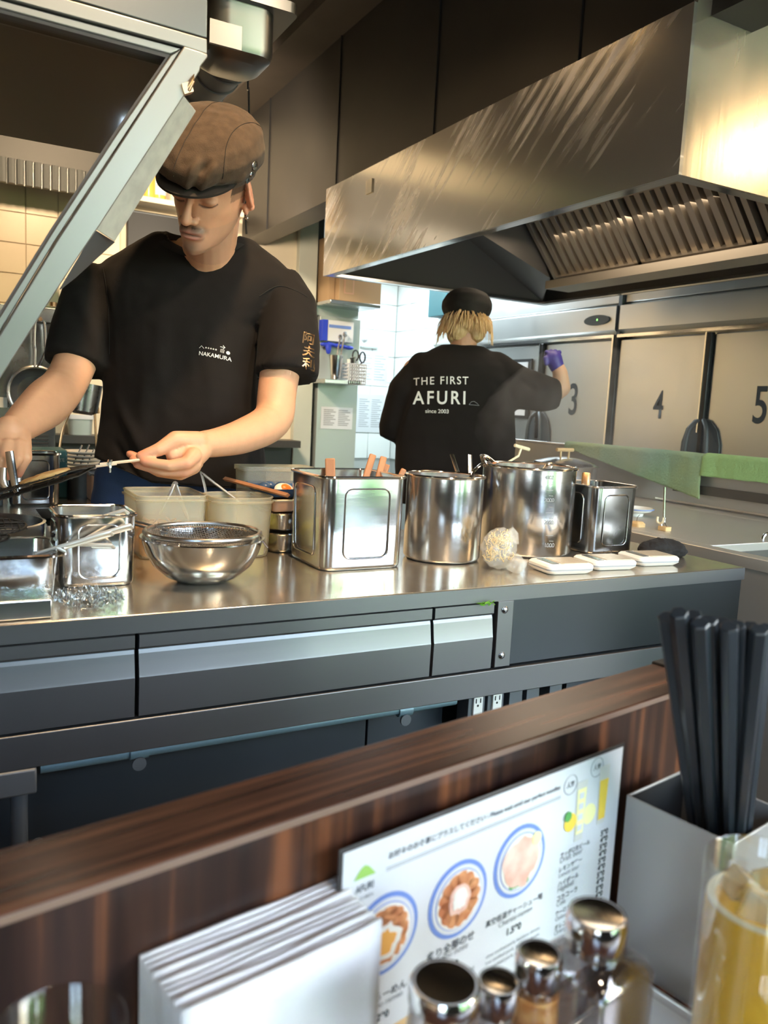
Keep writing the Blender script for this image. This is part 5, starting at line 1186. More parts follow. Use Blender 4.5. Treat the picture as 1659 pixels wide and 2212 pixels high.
# drinks column
def mquad(name, u0, v0, u1, v1, m, o=.001, taper=0.0):
    return MB().prism([mp(u0-taper, v0, o), mp(u1+taper, v0, o), mp(u1, v1, o), mp(u0, v1, o)], -BN*0.0003).build(name, m, me_)
mquad('glass_print', 0.800, 0.080, 0.835, 0.330, 'outlet', .0009, 0.006); mquad('drink_print', 0.802, 0.110, 0.833, 0.300, 'lemon', .0013, 0.003)
for k in range(4): mquad('ice_print', 0.806, 0.125+k*0.045, 0.826, 0.150+k*0.045, 'paper', .0017)
mdisc('lemon_print', 0.775, 0.235, 0.0080, 'yellow', .0012); mdisc('lemon_print', 0.860, 0.235, 0.0090, 'lemon', .0008); mdisc('leaf_print', 0.762, 0.205, 0.0045, 'green', .0016)
mquad('beer_glass_print', 0.900, 0.050, 0.935, 0.300, 'outlet', .0009, 0.006); mquad('beer_print', 0.903, 0.110, 0.932, 0.280, 'yellow', .0013, 0.005)
for (u, v) in ((0.765, 0.075), (0.880, 0.045)):
    MB().tube([mp(u, v, .0008)+BD*0.0085*math.cos(a)+V((0, 0, 0.0085*math.sin(a))) for a in [2*PI*k/24 for k in range(24)]], 0.0004, 4, closed=True).build('badge_ring', 'inkgrey', me_)
    mtext('人気', u-0.018, v+0.008, u+0.018)
for k in range(9):
    v = 0.37+k*0.062
    mtext(('サッポロ生ビール', 'レモンサワー', 'ハイボール', 'コカコーラ', 'ウーロン茶', 'オレンジ', 'りんご', 'お茶', '梅酒')[k], 0.745, v, 0.745+(0.13, 0.10, 0.09, .09, .08, .07, .05, .04, .05)[k])
    mtext(('Draft beer', 'Lemon sour', 'Highball', 'Cola', 'Oolong tea', 'Orange', 'Apple', 'Tea', 'Plum')[k], 0.745, v+0.024, 0.745+(0.10, 0.09, 0.07, .04, .08, .06, .05, .03, .05)[k], m='inkgrey')
    mtext('590', 0.925, v-0.008, 0.960, bold=.03); mtext('490', 0.925, v+0.022, 0.960, bold=.03)
# napkins: each folded sheet its own thing
ns = 13; n0 = None
for i in range(ns):
    f = i/(ns-1); t0 = 0.3445+f*(0.3975-0.3445)
    zt = 0.8405+random.uniform(-0.0012, 0.0012)-0.002*f+(0.001 if i in (0, 12) else 0); s1 = 0.2955+f*0.006+random.uniform(-.0008, .0008)
    th = 0.0017
    def nf(u, v, s1=s1, t0=t0, zt=zt, i=i):
        s = 0.166+(s1-0.166)*u; z = BZ+0.001+(zt-BZ-0.001)*v
        bow = 0.0012*math.sin(u*PI)*(1 if i else 2)*(1-abs(v-.6))+0.0007*noise.noise(V((u*4, v*3, i*7.1)))
        return S(s, t0+th/2-bow, z+0.0012*noise.noise(V((u*3, i*3.3, 2)))*v)
    o = MB().grid(nf, 14, 10).build('napkin', 'napkin', None, at=S(0.23, t0, BZ), solid=th*1.7, ang=180)
    lab = 'white folded paper napkin, %s from the front of the standing stack' % 'first second third fourth fifth sixth seventh eighth ninth tenth eleventh twelfth thirteenth'.split()[i]
    if i == 0: lab = 'white folded paper napkin at the front of the stack, facing the camera'
    if i == ns-1: lab = 'white folded paper napkin at the back of the stack, against the wood'
    reg(o, lab, 'napkin', 'paper napkins in the standing stack')
b = MB(); sbox(b, 0.160, 0.303, 0.3385, 0.3415, BZ, BZ+0.07); sbox(b, 0.160, 0.303, 0.3385, 0.401, BZ, BZ+0.0008); reg(b.build('napkin_holder', 'greyplastic', bevel=0.0005), 'low grey holder around the foot of the napkin stack', 'holder')
b = MB()
sbox(b, 0.21, 0.2965, 0.3410, 0.3418, 0.800, 0.8005)
# chopstick holder
ch = thing('chopstick_holder', 'grey square box holding the black chopsticks', 'holder', tuple(S(0.655, 0.33, BZ)))
b = MB(); th = 0.002; s0, s1, t0, t1, zt = 0.605, 0.700, 0.281, 0.380, 0.820
for (a0, a1, c0, c1) in ((s0, s0+th, t0, t1), (s1-th, s1, t0, t1), (s0+th, s1-th, t0, t0+th), (s0+th, s1-th, t1-th, t1)): sbox(b, a0, a1, c0, c1, BZ+0.001, zt)
b.build('box_walls', 'greyplastic', ch, bevel=0.0008)
b = MB(); sbox(b, s0, s1, t0, t1, BZ, BZ+0.003); b.build('box_floor', 'greyplastic', ch)
b = MB(); sbox(b, s0+th, s0+th+0.0006, t0+th, t1-th, BZ+0.004, zt-0.002); sbox(b, s0+th, s1-th, t1-th-0.0006, t1-th, BZ+0.004, zt-0.002); b.build('dark_lining', 'black', ch)
tops = [(1440, 1330, .60, .372), (1466, 1322, .575, .350), (1497, 1326, .60, .366), (1530, 1338, .585, .345), (1560, 1342, .60, .362), (1590, 1348, .585, .340), (1622, 1350, .60, .356), (1655, 1355, .585, .335),
        (1512, 1345, .57, .325), (1575, 1352, .57, .318), (1640, 1358, .57, .312), (1480, 1340, .625, .370), (1545, 1345, .625, .366), (1608, 1352, .625, .362),]
ORD = 'first second third fourth fifth sixth seventh eighth ninth tenth eleventh twelfth thirteenth fourteenth fifteenth'.split()
for i, (px, py, d, tb) in enumerate(tops):
    top = Dp(px, py, d)
    q = P(1492+(px-1440)*0.62, 1745+(px-1440)*0.18+(i > 7)*(14 if i < 11 else -16), 'Z', zt)
    sq_ = min(max(q.dot(BD), s0+.010), s1-.010); tq = min(max(q.dot(BN), t0+.011), t1-.011); rim = S(sq_, tq, zt)
    ax = (top-rim).normalized(); L2 = 0.10                        # go on below the rim as far as the box walls allow
    while L2 > 0.02:
        e = rim-ax*L2
        if s0+.008 < e.dot(BD) < s1-.008 and t0+.008 < e.dot(BN) < t1-.008 and e.z > BZ+.006: break
        L2 -= 0.004
    bot = rim-ax*L2; L = (top-bot).length
    k_ = sorted(q_[0] for q_ in tops).index(px); lab = 'black chopstick in the grey box, its tip %s from the left' % ORD[k_]
    if k_ == 0: lab = 'black chopstick leaning furthest left in the grey box'
    t = thing('chopstick', lab, 'chopstick', tuple(bot), 0, 'black chopsticks in the grey box')
    x = ax.cross(V((0.3, 1, 0))).normalized(); y = ax.cross(x); n = 6; rot = random.uniform(0, 1)
    def rg(c, r): return [c+(x*math.cos(2*PI*k/n+rot)+y*math.sin(2*PI*k/n+rot))*r for k in range(n)]
    MB().rings([rg(bot, 0.0040), rg(bot+ax*L*0.45, 0.0052), rg(bot+ax*(L-0.0015), 0.0070), rg(bot+ax*L, 0.0060)]).build('stick', 'chop', t, ang=20, bevel=0.0004)
# shakers
def shaker(label, px, py, d, r, kind, fill=None, hole=True, h_cap=0.018, square=False, m='clear'):
    top = Dp(px, py, d); x, y, zt = top.x, top.y, top.z; z0 = BZ+0.0045
    t = thing('shaker', label, 'shaker', (x, y, z0), 0, 'condiment shakers on the tray')
    MB().lathe((x, y, zt-h_cap), [(r*0.96, 0), (r, 0.001), (r, h_cap*0.80), (r*0.93, h_cap), (r*0.88, h_cap*0.99)], 40).build('cap', 'bright', t, ang=40)
    MB().lathe((x, y, zt-h_cap), [(r*0.90, h_cap*0.985), (r*0.88, h_cap*1.0), (r*0.80, h_cap*0.985), (0.001, h_cap*0.93)], 40, cap0=False).build('cap_top', 'captop', t, ang=40)
    if hole: MB().lathe((x+r*.1, y+r*.15, zt-h_cap*0.062), [(r*0.14, 0), (r*0.14, 0.0006)], 14).build('hole', 'hair', t)
    zc = zt-h_cap
    if square:
        w = r*1.9*1.55; c0 = (x, y)
        def sq(z, ww, rad): 
            L = rr(0, 0, z, ww, ww, rad); return [V((x, y, 0))+BD*p.x+BN*p.y+V((0, 0, p.z)) for p in L]
        MB().rings([sq(z0, w, .004), sq(zc-0.012, w, .004), sq(zc-0.006, w*.9, .006), sq(zc-0.0005, r*1.9, r*.9), sq(zc-0.0005, r*1.7, r*.8), sq(zc-0.009, w*.86, .006), sq(zc-0.014, w-.004, .003), sq(z0+0.003, w-.004, .003)]).build('bottle', m, t, ang=40)
    else:
        MB().lathe((x, y, z0), [(r*0.9, 0), (r*1.12, 0.004), (r*1.22, (zc-z0)*0.5), (r*1.05, (zc-z0)*0.85), (r*0.92, zc-z0-0.0005), (r*0.80, zc-z0-0.0005), (r*0.95, (zc-z0)*0.85), (r*1.12, (zc-z0)*0.5), (r*1.0, 0.006), (r*.8, 0.003)], 36).build('bottle', m, t, ang=60)
    if fill:
        hh = (zc-z0)*fill[1]
        MB().lathe((x, y, z0+0.0065), [(r*0.85, 0), (r*0.97, hh*.3), (r*1.06, hh*.6), (r*0.95, hh)], 30).build('contents', fill[0], t)
shaker('wide round chrome topped shaker nearest the napkins', 962, 2120, 0.44, 0.0200, 0, None, False, 0.012)
shaker('small chrome topped shaker between the wide one and the orange spice one', 1078, 2118, 0.455, 0.0125, 0, ('leg', .6))
shaker('small chrome topped shaker filled with orange spice', 1165, 2058, 0.46, 0.0135, 0, ('spice', .93))
shaker('tall clear square shaker with the largest chrome cap, rightmost', 1291, 1972, 0.47, 0.0178, 0, None, True, 0.021, True)
# drink glass with cloudy yellow drink
gc = Dp(1662, 1868, 0.46); x, y, zt = gc.x, gc.y, gc.z
t = thing('drink_glass', 'tall glass of cloudy yellow drink with ice at the right edge', 'drink', (x, y, BZ))
r = 0.0345
MB().lathe((x, y, BZ), [(r*.93, 0.0005), (r*.96, 0.004), (r*.98, 0.05), (r, zt-BZ-0.001), (r-.0008, zt-BZ), (r-.0018, zt-BZ-0.001), (r*.98-.0022, 0.05), (r*.96-.0022, 0.010), (0.001, 0.009)], 48).build('glass_body', 'glass', t, ang=60)
zl = Dp(1600, 1958, 0.46).z
MB().lathe((x, y, BZ), [(r*.90, 0.0105), (r*.96-.0026, 0.012), (r*.98-.0026, 0.05), (r-.0026, zl-BZ-.002), (r-.0035, zl-BZ)], 44).build('drink', 'beer', t, ang=60)
MB().lathe((x, y, zl), [(r-.0030, 0.0002), (r-.0034, 0.0016), (r-.007, 0.0014), (r-.008, 0.0002)], 44, cap0=False, cap1=False).build('foam_ring', 'foam', t)
for (dx, dy, dz, a) in ((-0.012, -0.004, 0.006, .3), (0.010, 0.004, 0.007, .9), (-0.002, 0.014, 0.005, 1.4)):
    R3 = Euler((a, a*.7, a*1.9)).to_matrix(); hx = 0.0085
    MB().ob((x+dx, y+dy, zl+dz-0.002), R3 @ V((hx, 0, 0)), R3 @ V((0, hx, 0)), R3 @ V((0, 0, hx))).build('ice_cube', 'ice', t, bevel=0.002, seg=3)
# empty glass at the bottom left corner
gc = Dp(128, 2214, 0.355); x, y, zt = gc.x, gc.y, gc.z
t = thing('water_glass', 'empty clear water glass at the lower left corner', 'glass', (x, y, BZ)); r = 0.0285
MB().lathe((x, y, BZ), [(r*.85, 0.0005), (r*.88, 0.004), (r, zt-BZ-0.001), (r-.001, zt-BZ), (r-.0022, zt-BZ-0.001), (r*.88-.002, 0.008), (0.001, 0.007)], 44).build('glass_body', 'glass', t, ang=60)
# ================================================================ PEOPLE
BR = V((0.8793, -0.4763, 0)); BF = V((0.4763, 0.8793, 0))
def limb(mb, pts, n=16):
    """pts: (point, radius): tapered chain with round ends"""
    for i in range(len(pts)-1):
        (a, ra), (b, rb) = pts[i], pts[i+1]; a, b = V(a), V(b); d = (b-a); L = d.length
        if L < 1e-6: continue
        d.normalize(); x = d.orthogonal().normalized(); y = d.cross(x); R = []
        for k in range(1, 5): t = PI/2*(1-k/5.0); R.append((a-d*ra*math.sin(t), ra*math.cos(t)))
        R.append((a, ra)); R.append((b, rb))
        for k in range(1, 5): t = PI/2*k/5.0; R.append((b+d*rb*math.sin(t), rb*math.cos(t)))
        mb.rings([[c+(x*math.cos(2*PI*j/n)+y*math.sin(2*PI*j/n))*r for j in range(n)] for c, r in R])
    return mb
def chain(mb, L, n=32):
    if len(L) > 3 and L[0][3] > .03:      # a long limb: bend it smoothly
        q = [V(t) for t in ()]; out = []
        for i in range(len(L)-1):
            a, b, c, d = L[max(i-1, 0)], L[i], L[i+1], L[min(i+2, len(L)-1)]
            for k in range(4):
                t = k/4; out.append(tuple(0.5*((2*b[j])+(c[j]-a[j])*t+(2*a[j]-5*b[j]+4*c[j]-d[j])*t*t+(-a[j]+3*b[j]-3*c[j]+d[j])*t**3) for j in range(4)))
        L = out+[L[-1]]
    return limb(mb, [(Dp(x, y, d), r) for x, y, d, r in L], n)
def torso(rows, u=BR, f=BF, n=28, pw=2.5):
    R = []
    for (y, xl, xr, d, b) in rows:
        c = Dp((xl+xr)/2, y, d); a = (xr-xl)/2*d/F; ring = []
        for k in range(n):
            t = 2*PI*k/n; ct, st_ = math.cos(t), math.sin(t)
            ring.append(c+u*a*math.copysign(abs(ct)**(2/pw), ct)+f*b*math.copysign(abs(st_)**(2/pw), st_))
        R.append(ring)
    return MB().rings(R)
def cloth_noise(mb, fn):
    nn = normals(mb)
    mb.v = [p+nn[i]*fn(p) for i, p in enumerate(mb.v)]; return mb
def fold(p, a, b, w, depth):
    """a soft ridge along the segment a-b"""
    ab = b-a; t = max(0, min(1, (p-a).dot(ab)/ab.dot(ab))); d = (p-(a+ab*t)).length
    return depth*math.exp(-(d/w)**2)*math.sin(PI*min(1, max(0.0, t*0.8+0.1)))

# ---- head template in its own frame: -y forward, +x his left, eyes at z = 0
def head_shapes(mb, T, ears=True, face=True):
    def E(c, r, R=None): mb.ell(T @ V(c), r, (T.to_3x3() @ (R or Matrix.Identity(3))), 20, 12)
    rows = [(-.117, .012, -.080, -.050), (-.112, .026, -.090, -.030), (-.100, .040, -.0935, -.012), (-.084, .050, -.0895, .004), (-.066, .058, -.0865, .020), (-.048, .0635, -.0855, .050), (-.030, .068, -.0845, .082),
            (-.010, .0705, -.0815, .100), (.006, .072, -.0805, .108), (.022, .0745, -.0855, .112), (.042, .0765, -.0855, .113), (.070, .0755, -.076, .108), (.098, .065, -.056, .092), (.118, .045, -.030, .070), (.127, .018, -.004, .040)]
    Rg = []
    for z, w, f, bk in rows:
        yc = .012 if z > -.06 else .012-(-.06-z)*.55; ring = []
        for k in range(40):
            a = 2*PI*k/40; x = math.sin(a); y = -math.cos(a)
            if y < 0: X = w*math.copysign(abs(x)**.90, x)*(1-.10*abs(y)); Y = yc+(yc-f)*y*abs(y)**-.06 if abs(y) > 1e-3 else yc
            else: X = w*x; Y = yc+(bk-yc)*y
            ring.append(T @ V((X, Y, z)))
        Rg.append(ring)
    mb.rings(Rg)
    if face:
        for s in (-1, 1):
            E((s*.028, -.0760, .021), (.026, .013, .007)); E((s*.031, -.0665, .000), (.0170, .0140, .0120))
            E((s*.0125, -.0945, -.037), (.0085, .010, .0075))
        limb(mb, [(T @ V((0, -.078, .018)), .0075), (T @ V((0, -.096, -.012)), .0078), (T @ V((0, -.1065, -.033)), .0105)], 12)
        E((0, -.081, -.066), (.028, .0125, .020)); E((0, -.0915, -.0605), (.021, .0070, .0050)); E((0, -.0905, -.0720), (.0185, .0075, .0056))
    if ears:
        for s in (-1, 1):
            Re = Euler((math.radians(-12), math.radians(s*-12), math.radians(s*22))).to_matrix()
            E((s*.080, .016, -.008), (.0065, .020, .031), Re); E((s*.077, .006, -.034), (.006, .009, .012), Re)
            for k in range(9):       # raised helix
                a = math.radians(-70+k*32); b_ = math.radians(-70+(k+1)*32)
                f = lambda t: T @ (V((s*.083, .014, -.006))+Re @ V((s*.001, .017*math.cos(t), .028*math.sin(t))))
                limb(mb, [(f(a), .0042), (f(b_), .0042)], 8)
def sculpt_face(v, Ti):
    q = Ti @ v; d = V((0, 0, 0))
    for s in (-1, 1):
        e = V((q.x-s*.044, (q.z+.022)*1.1, 0)); d.y -= .0030*math.exp(-(e.length/.016)**2)*(q.y < -.03)
        e = V((q.x-s*.033, q.y+.082, (q.z-.010)*1.6)); d.y += .0040*math.exp(-(e.length/.012)**2)      # crease above the lid
        e = V((q.x-s*.030, q.y+.082, (q.z+.0075)*2.2)); d.y += .0022*math.exp(-(e.length/.012)**2)
    if abs(q.x) < .026 and q.y < -.07: d.y += .0035*math.exp(-((q.z+.0662+2.2*q.x*q.x*3)/.0022)**2)*(1-(abs(q.x)/.026)**2)
    for s in (-1, 1):   # ear bowl
        e = V(((q.x-s*.084)*.6, q.y-.013, (q.z+.006)*.6)); 
        if abs(q.x) > .076: d.x -= s*.006*math.exp(-(e.length/.0085)**2)
    return v+(Ti.inverted().to_3x3() @ d)
SKIN = (0.66, 0.36, 0.235)
def skin_color(q, beard=True):
    c = V((0.64, 0.33, 0.20)); w = noise.noise(q*30)*.03; c = c*(1+w)
    def mixc(col, k):
        nonlocal c
        k = max(0, min(1, k)); c = c*(1-k)+V(col)*k
    if abs(q.x) > .072 and -.05 < q.z < .04 and q.y < .05: mixc((0.74, 0.30, 0.20), .55)
    # lips
    if q.y < -.070:
        e = (q.x/.025)**2+((q.z+.0665)/.0115)**2
        if e < 1.25: mixc((0.62, 0.24, 0.20), (1.25-e)*2.2)
        if abs(q.x) < .022: mixc((0.10, 0.035, 0.03), 1.1*math.exp(-((q.z+.0665+6*q.x*q.x)/.0017)**2))  # mouth line: shade between the lips put into the skin colour
    if beard:
        mo = math.exp(-((q.z+.0515+abs(q.x)*.30)/.0072)**2) if (abs(q.x) < .033 and q.y < -.058) else 0
        if mo: mixc((0.035, 0.022, 0.018), mo*(.95 if abs(q.x) > .004 else .6)*(1-max(0, (abs(q.x)-.025)/.006)*.7))
        if q.y < -.055 and q.z < -.078: mixc((0.12, 0.07, 0.05), .95*math.exp(-((q.x)/.022)**2)*math.exp(-((q.z+.097)/.014)**2))
        if q.z < -.055 and q.y < .02: mixc((0.45, 0.28, 0.20), .35)
    for s in (-1, 1):
        if q.y < -.05:
            e = ((q.x-s*.030)/.015)**2; z0 = -.0068-.0045*max(0, 1-e)
            if e < 1.1: mixc((0.035, 0.02, 0.018), 1.2*math.exp(-((q.z-z0)/.0019)**2))
            bz = .0215+.003*max(0, 1-((q.x-s*.034)/.02)**2)
            if .012 < s*q.x < .054: mixc((0.06, 0.035, 0.025), .75*math.exp(-((q.z-bz)/.0038)**2))
            mixc((0.55, 0.27, 0.18), .35*math.exp(-(((q.x-s*.030)/.02)**2+((q.z+.002)/.012)**2)))
    if q.z > -.01 and q.y > -.032 and (abs(q.x) < .0765 or q.y > .045 or q.z > .030): mixc((0.045, 0.028, 0.02), .9 if q.z > .004 else .45)
    if q.y > .045 and q.z > -.06: mixc((0.045, 0.028, 0.02), .85)
    return (c.x, c.y, c.z)

# ================= chef facing the bar
ch_ = thing('person', 'person in brown-black flat cap, black t-shirt and jeans, looking down at a grill basket', 'person', tuple(V((Dp(388, 1050, 1.93).x, Dp(388, 1050, 1.93).y, 0))))
HT = Matrix.Translation(V((0.4775, 1.6643, 1.5754))) @ (Matrix.Rotation(math.radians(-45.66), 4, 'Z') @ Matrix.Rotation(math.radians(33.65), 4, 'X') @ Matrix.Rotation(math.radians(15.4), 4, 'Y'))
HTi = HT.inverted()
sk_ = MB(); head_shapes(sk_, HT)
limb(sk_, [(HT @ V((0, .030, -.02)), .056), (Dp(452, 535, 1.755), .057), (Dp(448, 590, 1.83), .066)], 20)
limb(sk_, [(HT @ V((0, -.005, -.06)), .040), (Dp(452, 560, 1.765), .050), (Dp(445, 610, 1.80), .055)], 16)
limb(sk_, [(Dp(385, 585, 1.835), .055), (Dp(505, 588, 1.84), .055)], 16); limb(sk_, [(Dp(392, 548, 1.845), .040), (Dp(496, 552, 1.845), .040)], 16)
# his right arm (left in the photo): from under the sleeve down to the tongs
chain(sk_, [(212, 650, 1.83, .050), (150, 812, 1.745, .0440), (104, 868, 1.65, .0475), (66, 900, 1.575, .0390), (34, 926, 1.52, .0300)])
chain(sk_, [(34, 926, 1.52, .0300), (14, 955, 1.49, .0270)]); chain(sk_, [(34, 930, 1.52, .0270), (48, 966, 1.49, .0170)]); chain(sk_, [(20, 930, 1.50, .028), (-16, 965, 1.48, .024)])
for L in ([(50, 968, 1.485, .0150), (56, 988, 1.475, .0115), (47, 1006, 1.475, .0098), (40, 1024, 1.478, .0082)],
          [(38, 965, 1.475, .0150), (36, 992, 1.455, .0118), (22, 1012, 1.452, .0100), (14, 1030, 1.456, .0085)],
          [(16, 965, 1.465, .0155), (8, 994, 1.44, .0120), (-2, 1014, 1.44, .0102), (-6, 1032, 1.445, .0086)],
          [(-6, 965, 1.46, .0155), (-22, 994, 1.44, .0120), (-24, 1014, 1.44, .0102), (-18, 1030, 1.445, .0086)],
          [(-18, 950, 1.51, .0170), (-10, 985, 1.53, .0130), (10, 1008, 1.53, .0110), (22, 1026, 1.52, .0092)]): chain(sk_, L, 12)
# his left arm (right in the photo)
chain(sk_, [(628, 650, 1.83, .050), (600, 836, 1.775, .0430), (588, 906, 1.745, .0420), (530, 940, 1.67, .0365), (474, 955, 1.605, .0295), (438, 960, 1.565, .0262)])
chain(sk_, [(438, 960, 1.565, .0262), (404, 975, 1.535, .0230), (376, 985, 1.515, .0150)]); chain(sk_, [(430, 975, 1.55, .0230), (412, 1002, 1.53, .0170)]); chain(sk_, [(436, 968, 1.57, .022), (412, 985, 1.55, .022)])
for L in ([(428, 952, 1.545, .0190), (380, 950, 1.515, .0175), (344, 971, 1.497, .0130), (304, 985, 1.490, .0092)],
          [(418, 984, 1.515, .0160), (404, 1000, 1.495, .0125), (366, 1006, 1.486, .0108), (312, 997, 1.486, .0086)],
          [(418, 1002, 1.525, .0160), (398, 1018, 1.508, .0122), (352, 1018, 1.502, .0106), (297, 1003, 1.502, .0085)],
          [(418, 1008, 1.545, .0150), (390, 1025, 1.528, .0115), (344, 1020, 1.522, .0100), (288, 993, 1.520, .0082)],
          [(424, 1000, 1.560, .0140), (368, 1012, 1.548, .0102), (326, 1000, 1.542, .0090), (281, 981, 1.535, .0078)]): chain(sk_, L, 12)
body = fuse(sk_, 0.0027, 4, 0.5)
body.v = [sculpt_face(v, HTi) if (v-HT.translation).length < 0.16 else v for v in body.v]
bo = body.build('body', 'skin', ch_, ang=180)
Tl = INV[ch_.name].inverted()
def chef_col(co):
    w = Tl @ co; q = HTi @ w
    if q.length < 0.165 and w.z > 1.40: return skin_color(q)
    t = noise.noise(w*25)*.03; red = 0
    for (x, y, d) in ((304, 985, 1.49), (312, 997, 1.486), (297, 1003, 1.502), (288, 993, 1.52), (281, 981, 1.535), (40, 1024, 1.478), (14, 1030, 1.456), (404, 1000, 1.495), (398, 1018, 1.508)):
        red = max(red, math.exp(-((w-Dp(x, y, d)).length/.014)**2))
    return (0.66*(1+t), 0.355*(1+t)*(1-red*.28), 0.215*(1+t)*(1-red*.25))
vcolor(bo, chef_col)
# earring
lob = HT @ V((0.082, 0.001, -.047))
MB().tube([lob+HT.to_3x3() @ V((0, .0042*math.cos(a), .0050*math.sin(a))) for a in [2*PI*k/16 for k in range(16)]], 0.0014, 6, closed=True).build('earring', 'bright', ch_)
# t-shirt
sh = torso([(1062, 206, 574, 1.885, .112), (1000, 210, 573, 1.885, .120), (920, 225, 566, 1.875, .122), (850, 233, 559, 1.865, .125), (780, 232, 556, 1.855, .130), (700, 224, 566, 1.845, .132),
            (640, 208, 610, 1.838, .122), (602, 205, 640, 1.835, .108), (574, 235, 625, 1.832, .095), (552, 272, 598, 1.825, .082), (532, 305, 570, 1.81, .070), (512, 335, 545, 1.80, .060)])
for L in ([(238, 598, 1.835, .060), (205, 650, 1.825, .072), (178, 735, 1.795, .072), (163, 790, 1.775, .068)],
          [(596, 612, 1.835, .056), (622, 662, 1.825, .064), (624, 745, 1.800, .068), (619, 812, 1.785, .0690)]):
    pts = [(Dp(x, y, d), r) for x, y, d, r in L]
    R = []; n = 28
    for i, (c, r) in enumerate(pts):
        ax = (pts[min(i+1, len(pts)-1)][0]-pts[max(i-1, 0)][0]).normalized(); x = BR-ax*BR.dot(ax); x.normalize(); y = ax.cross(x)
        R.append([c+(x*math.cos(2*PI*k/n)+y*math.sin(2*PI*k/n)*0.95)*r for k in range(n)])
    sh.rings([[pts[0][0]+(p-pts[0][0])*.4 for p in R[0]]]+R)
shm = fuse(sh, 0.0055, 6, 0.5)
folds = [(Dp(600, 640, 1.72), Dp(565, 720, 1.72), .012, .008), (Dp(650, 700, 1.72), Dp(570, 790, 1.72), .014, .010), (Dp(640, 640, 1.75), Dp(590, 680, 1.73), .010, .007), (Dp(660, 760, 1.73), Dp(565, 800, 1.73), .012, .006),
         (Dp(560, 760, 1.74), Dp(575, 650, 1.74), .010, -.008), (Dp(232, 700, 1.74), Dp(225, 600, 1.76), .012, -.009), (Dp(170, 640, 1.75), Dp(215, 770, 1.74), .013, .008), (Dp(330, 760, 1.73), Dp(290, 1000, 1.76), .025, .008), (Dp(470, 640, 1.71), Dp(455, 960, 1.75), .03, .006),
         (Dp(250, 860, 1.76), Dp(330, 1010, 1.76), .014, .009), (Dp(560, 880, 1.76), Dp(470, 1030, 1.77), .016, .008), (Dp(240, 950, 1.77), Dp(300, 1040, 1.77), .010, -.008), (Dp(350, 620, 1.72), Dp(345, 900, 1.74), .02, .005)]
def shirt_disp(p):
    d = .0030*noise.noise(V((p.x*11, p.y*11, p.z*5)))+.0012*noise.noise(p*38)
    for f in folds: d += fold(p, *f)
    return d
cloth_noise(shm, shirt_disp)
# neckline: cut the cloth away inside the collar
nc = Dp(439, 520, 1.785); nu = BR; nf_ = (BF*0.80+V((0, 0, 1))*0.42).normalized(); nup = nu.cross(nf_)
def neck_local(p): q = p-nc; return q.dot(nu), q.dot(nf_), q.dot(nup)
def to_px(p):
    q = RW.transposed() @ (p-CAMP); return 829.5+F*q.x/-q.z, 1106-F*q.y/-q.z
def hem(x): return 988+(x-205)*.44 if x < 330 else 1043+(x-330)*.07
def shm_ok(q):
    x, y = to_px(shm.v[q[0]]); return y < hem(x)+7
keep = []
for q in shm.f:
    c = sum((shm.v[i] for i in q), V((0, 0, 0)))/len(q); a, b_, h = neck_local(c)
    if (a/.086)**2+(b_/.062)**2 < 1 and h > -0.10 and c.z > 1.36: continue
    keep.append(q)
shm.f = [q for q in keep if shm_ok(q)]
for i, p in enumerate(shm.v):
    if p.z < 1.12:
        x, y = to_px(p)
        if hem(x) < y < hem(x)+40: p.z += (y-hem(x))*1.88/F
so = shm.build('tshirt', 'shirt', ch_, ang=180, solid=0.002)
bv = BVHTree.FromPolygons([p.copy() for p in shm.v], shm.f)
# ribbed collar and neck opening
lp = []
for k in range(40):
    a = 2*PI*k/40; p = nc+nu*.088*math.cos(a)+nf_*.064*math.sin(a)
    hit = bv.find_nearest(p)
    lp.append(hit[0]+hit[1]*0.001 if hit[0] is not None and hit[3] < 0.05 else p)
for _ in range(3): lp = [(lp[i-1]+lp[i]*2+lp[(i+1) % 40])/4 for i in range(40)]
c0 = sum(lp, V((0, 0, 0)))/40
R = []
for k, p in enumerate(lp):
    o_ = (p-c0); o_.z *= .3; o_.normalize(); up = V((0, 0, 1)); R.append([p+o_*.013-up*.006, p+o_*.004+up*.0030, p-o_*.006+up*.0055, p-o_*.0085+up*.003, p-o_*.0075-up*.008])
MB().rings(R, closed=True).build('collar', 'seam', so, ang=60)
def drape(name, pts, r, m, parent, bvh, off=.0018, subdiv=6, view=None):
    """a seam that follows the cloth, seen along the camera rays it is given by"""
    out = []
    pp = bez([V((x, y, 0)) for x, y in pts], subdiv)
    for p in pp:
        d = ray(p.x, p.y).normalized(); h = bvh.ray_cast(CAMP, d)
        if h[0] is not None: out.append(h[0]-d*off)
    if len(out) > 1: MB().tube(out, r, 5).build(name, m, parent)
drape('sleeve_seam', [(560, 640), (600, 618), (640, 628), (664, 642)], .0012, 'seam', so, bv)
drape('hem_seam', [(556, 818), (600, 822), (650, 826), (682, 828)], .0009, 'seam', so, bv)
drape('armhole_seam', [(222, 575), (232, 640), (236, 720), (236, 765)], .0010, 'seam', so, bv)
def pxtext(name, s, x0, y0, x1, y1, depth, m, parent, bvh, bold=0.0, hs=1.0, sp=1.0):
    a = Dp(x0, y0, depth); b_ = Dp(x1, y1, depth)
    up = RW @ V((0, 1, 0)); return text_on(name, s, a, b_, up, m, parent, bvh, off=.0024, bold=bold, hscale=hs, space=sp)
pxtext('lettering', 'NAKAMURA', 430, 767, 495, 776, 1.73, 'white', so, bv, .008)
pxtext('lettering', '★★★★★', 443, 753, 468, 757, 1.73, 'white', so, bv)
pxtext('lettering', '▤ ●', 474, 759, 492, 763, 1.73, 'white', so, bv)
pxtext('lettering', '→', 474, 752, 484, 753, 1.73, 'white', so, bv)
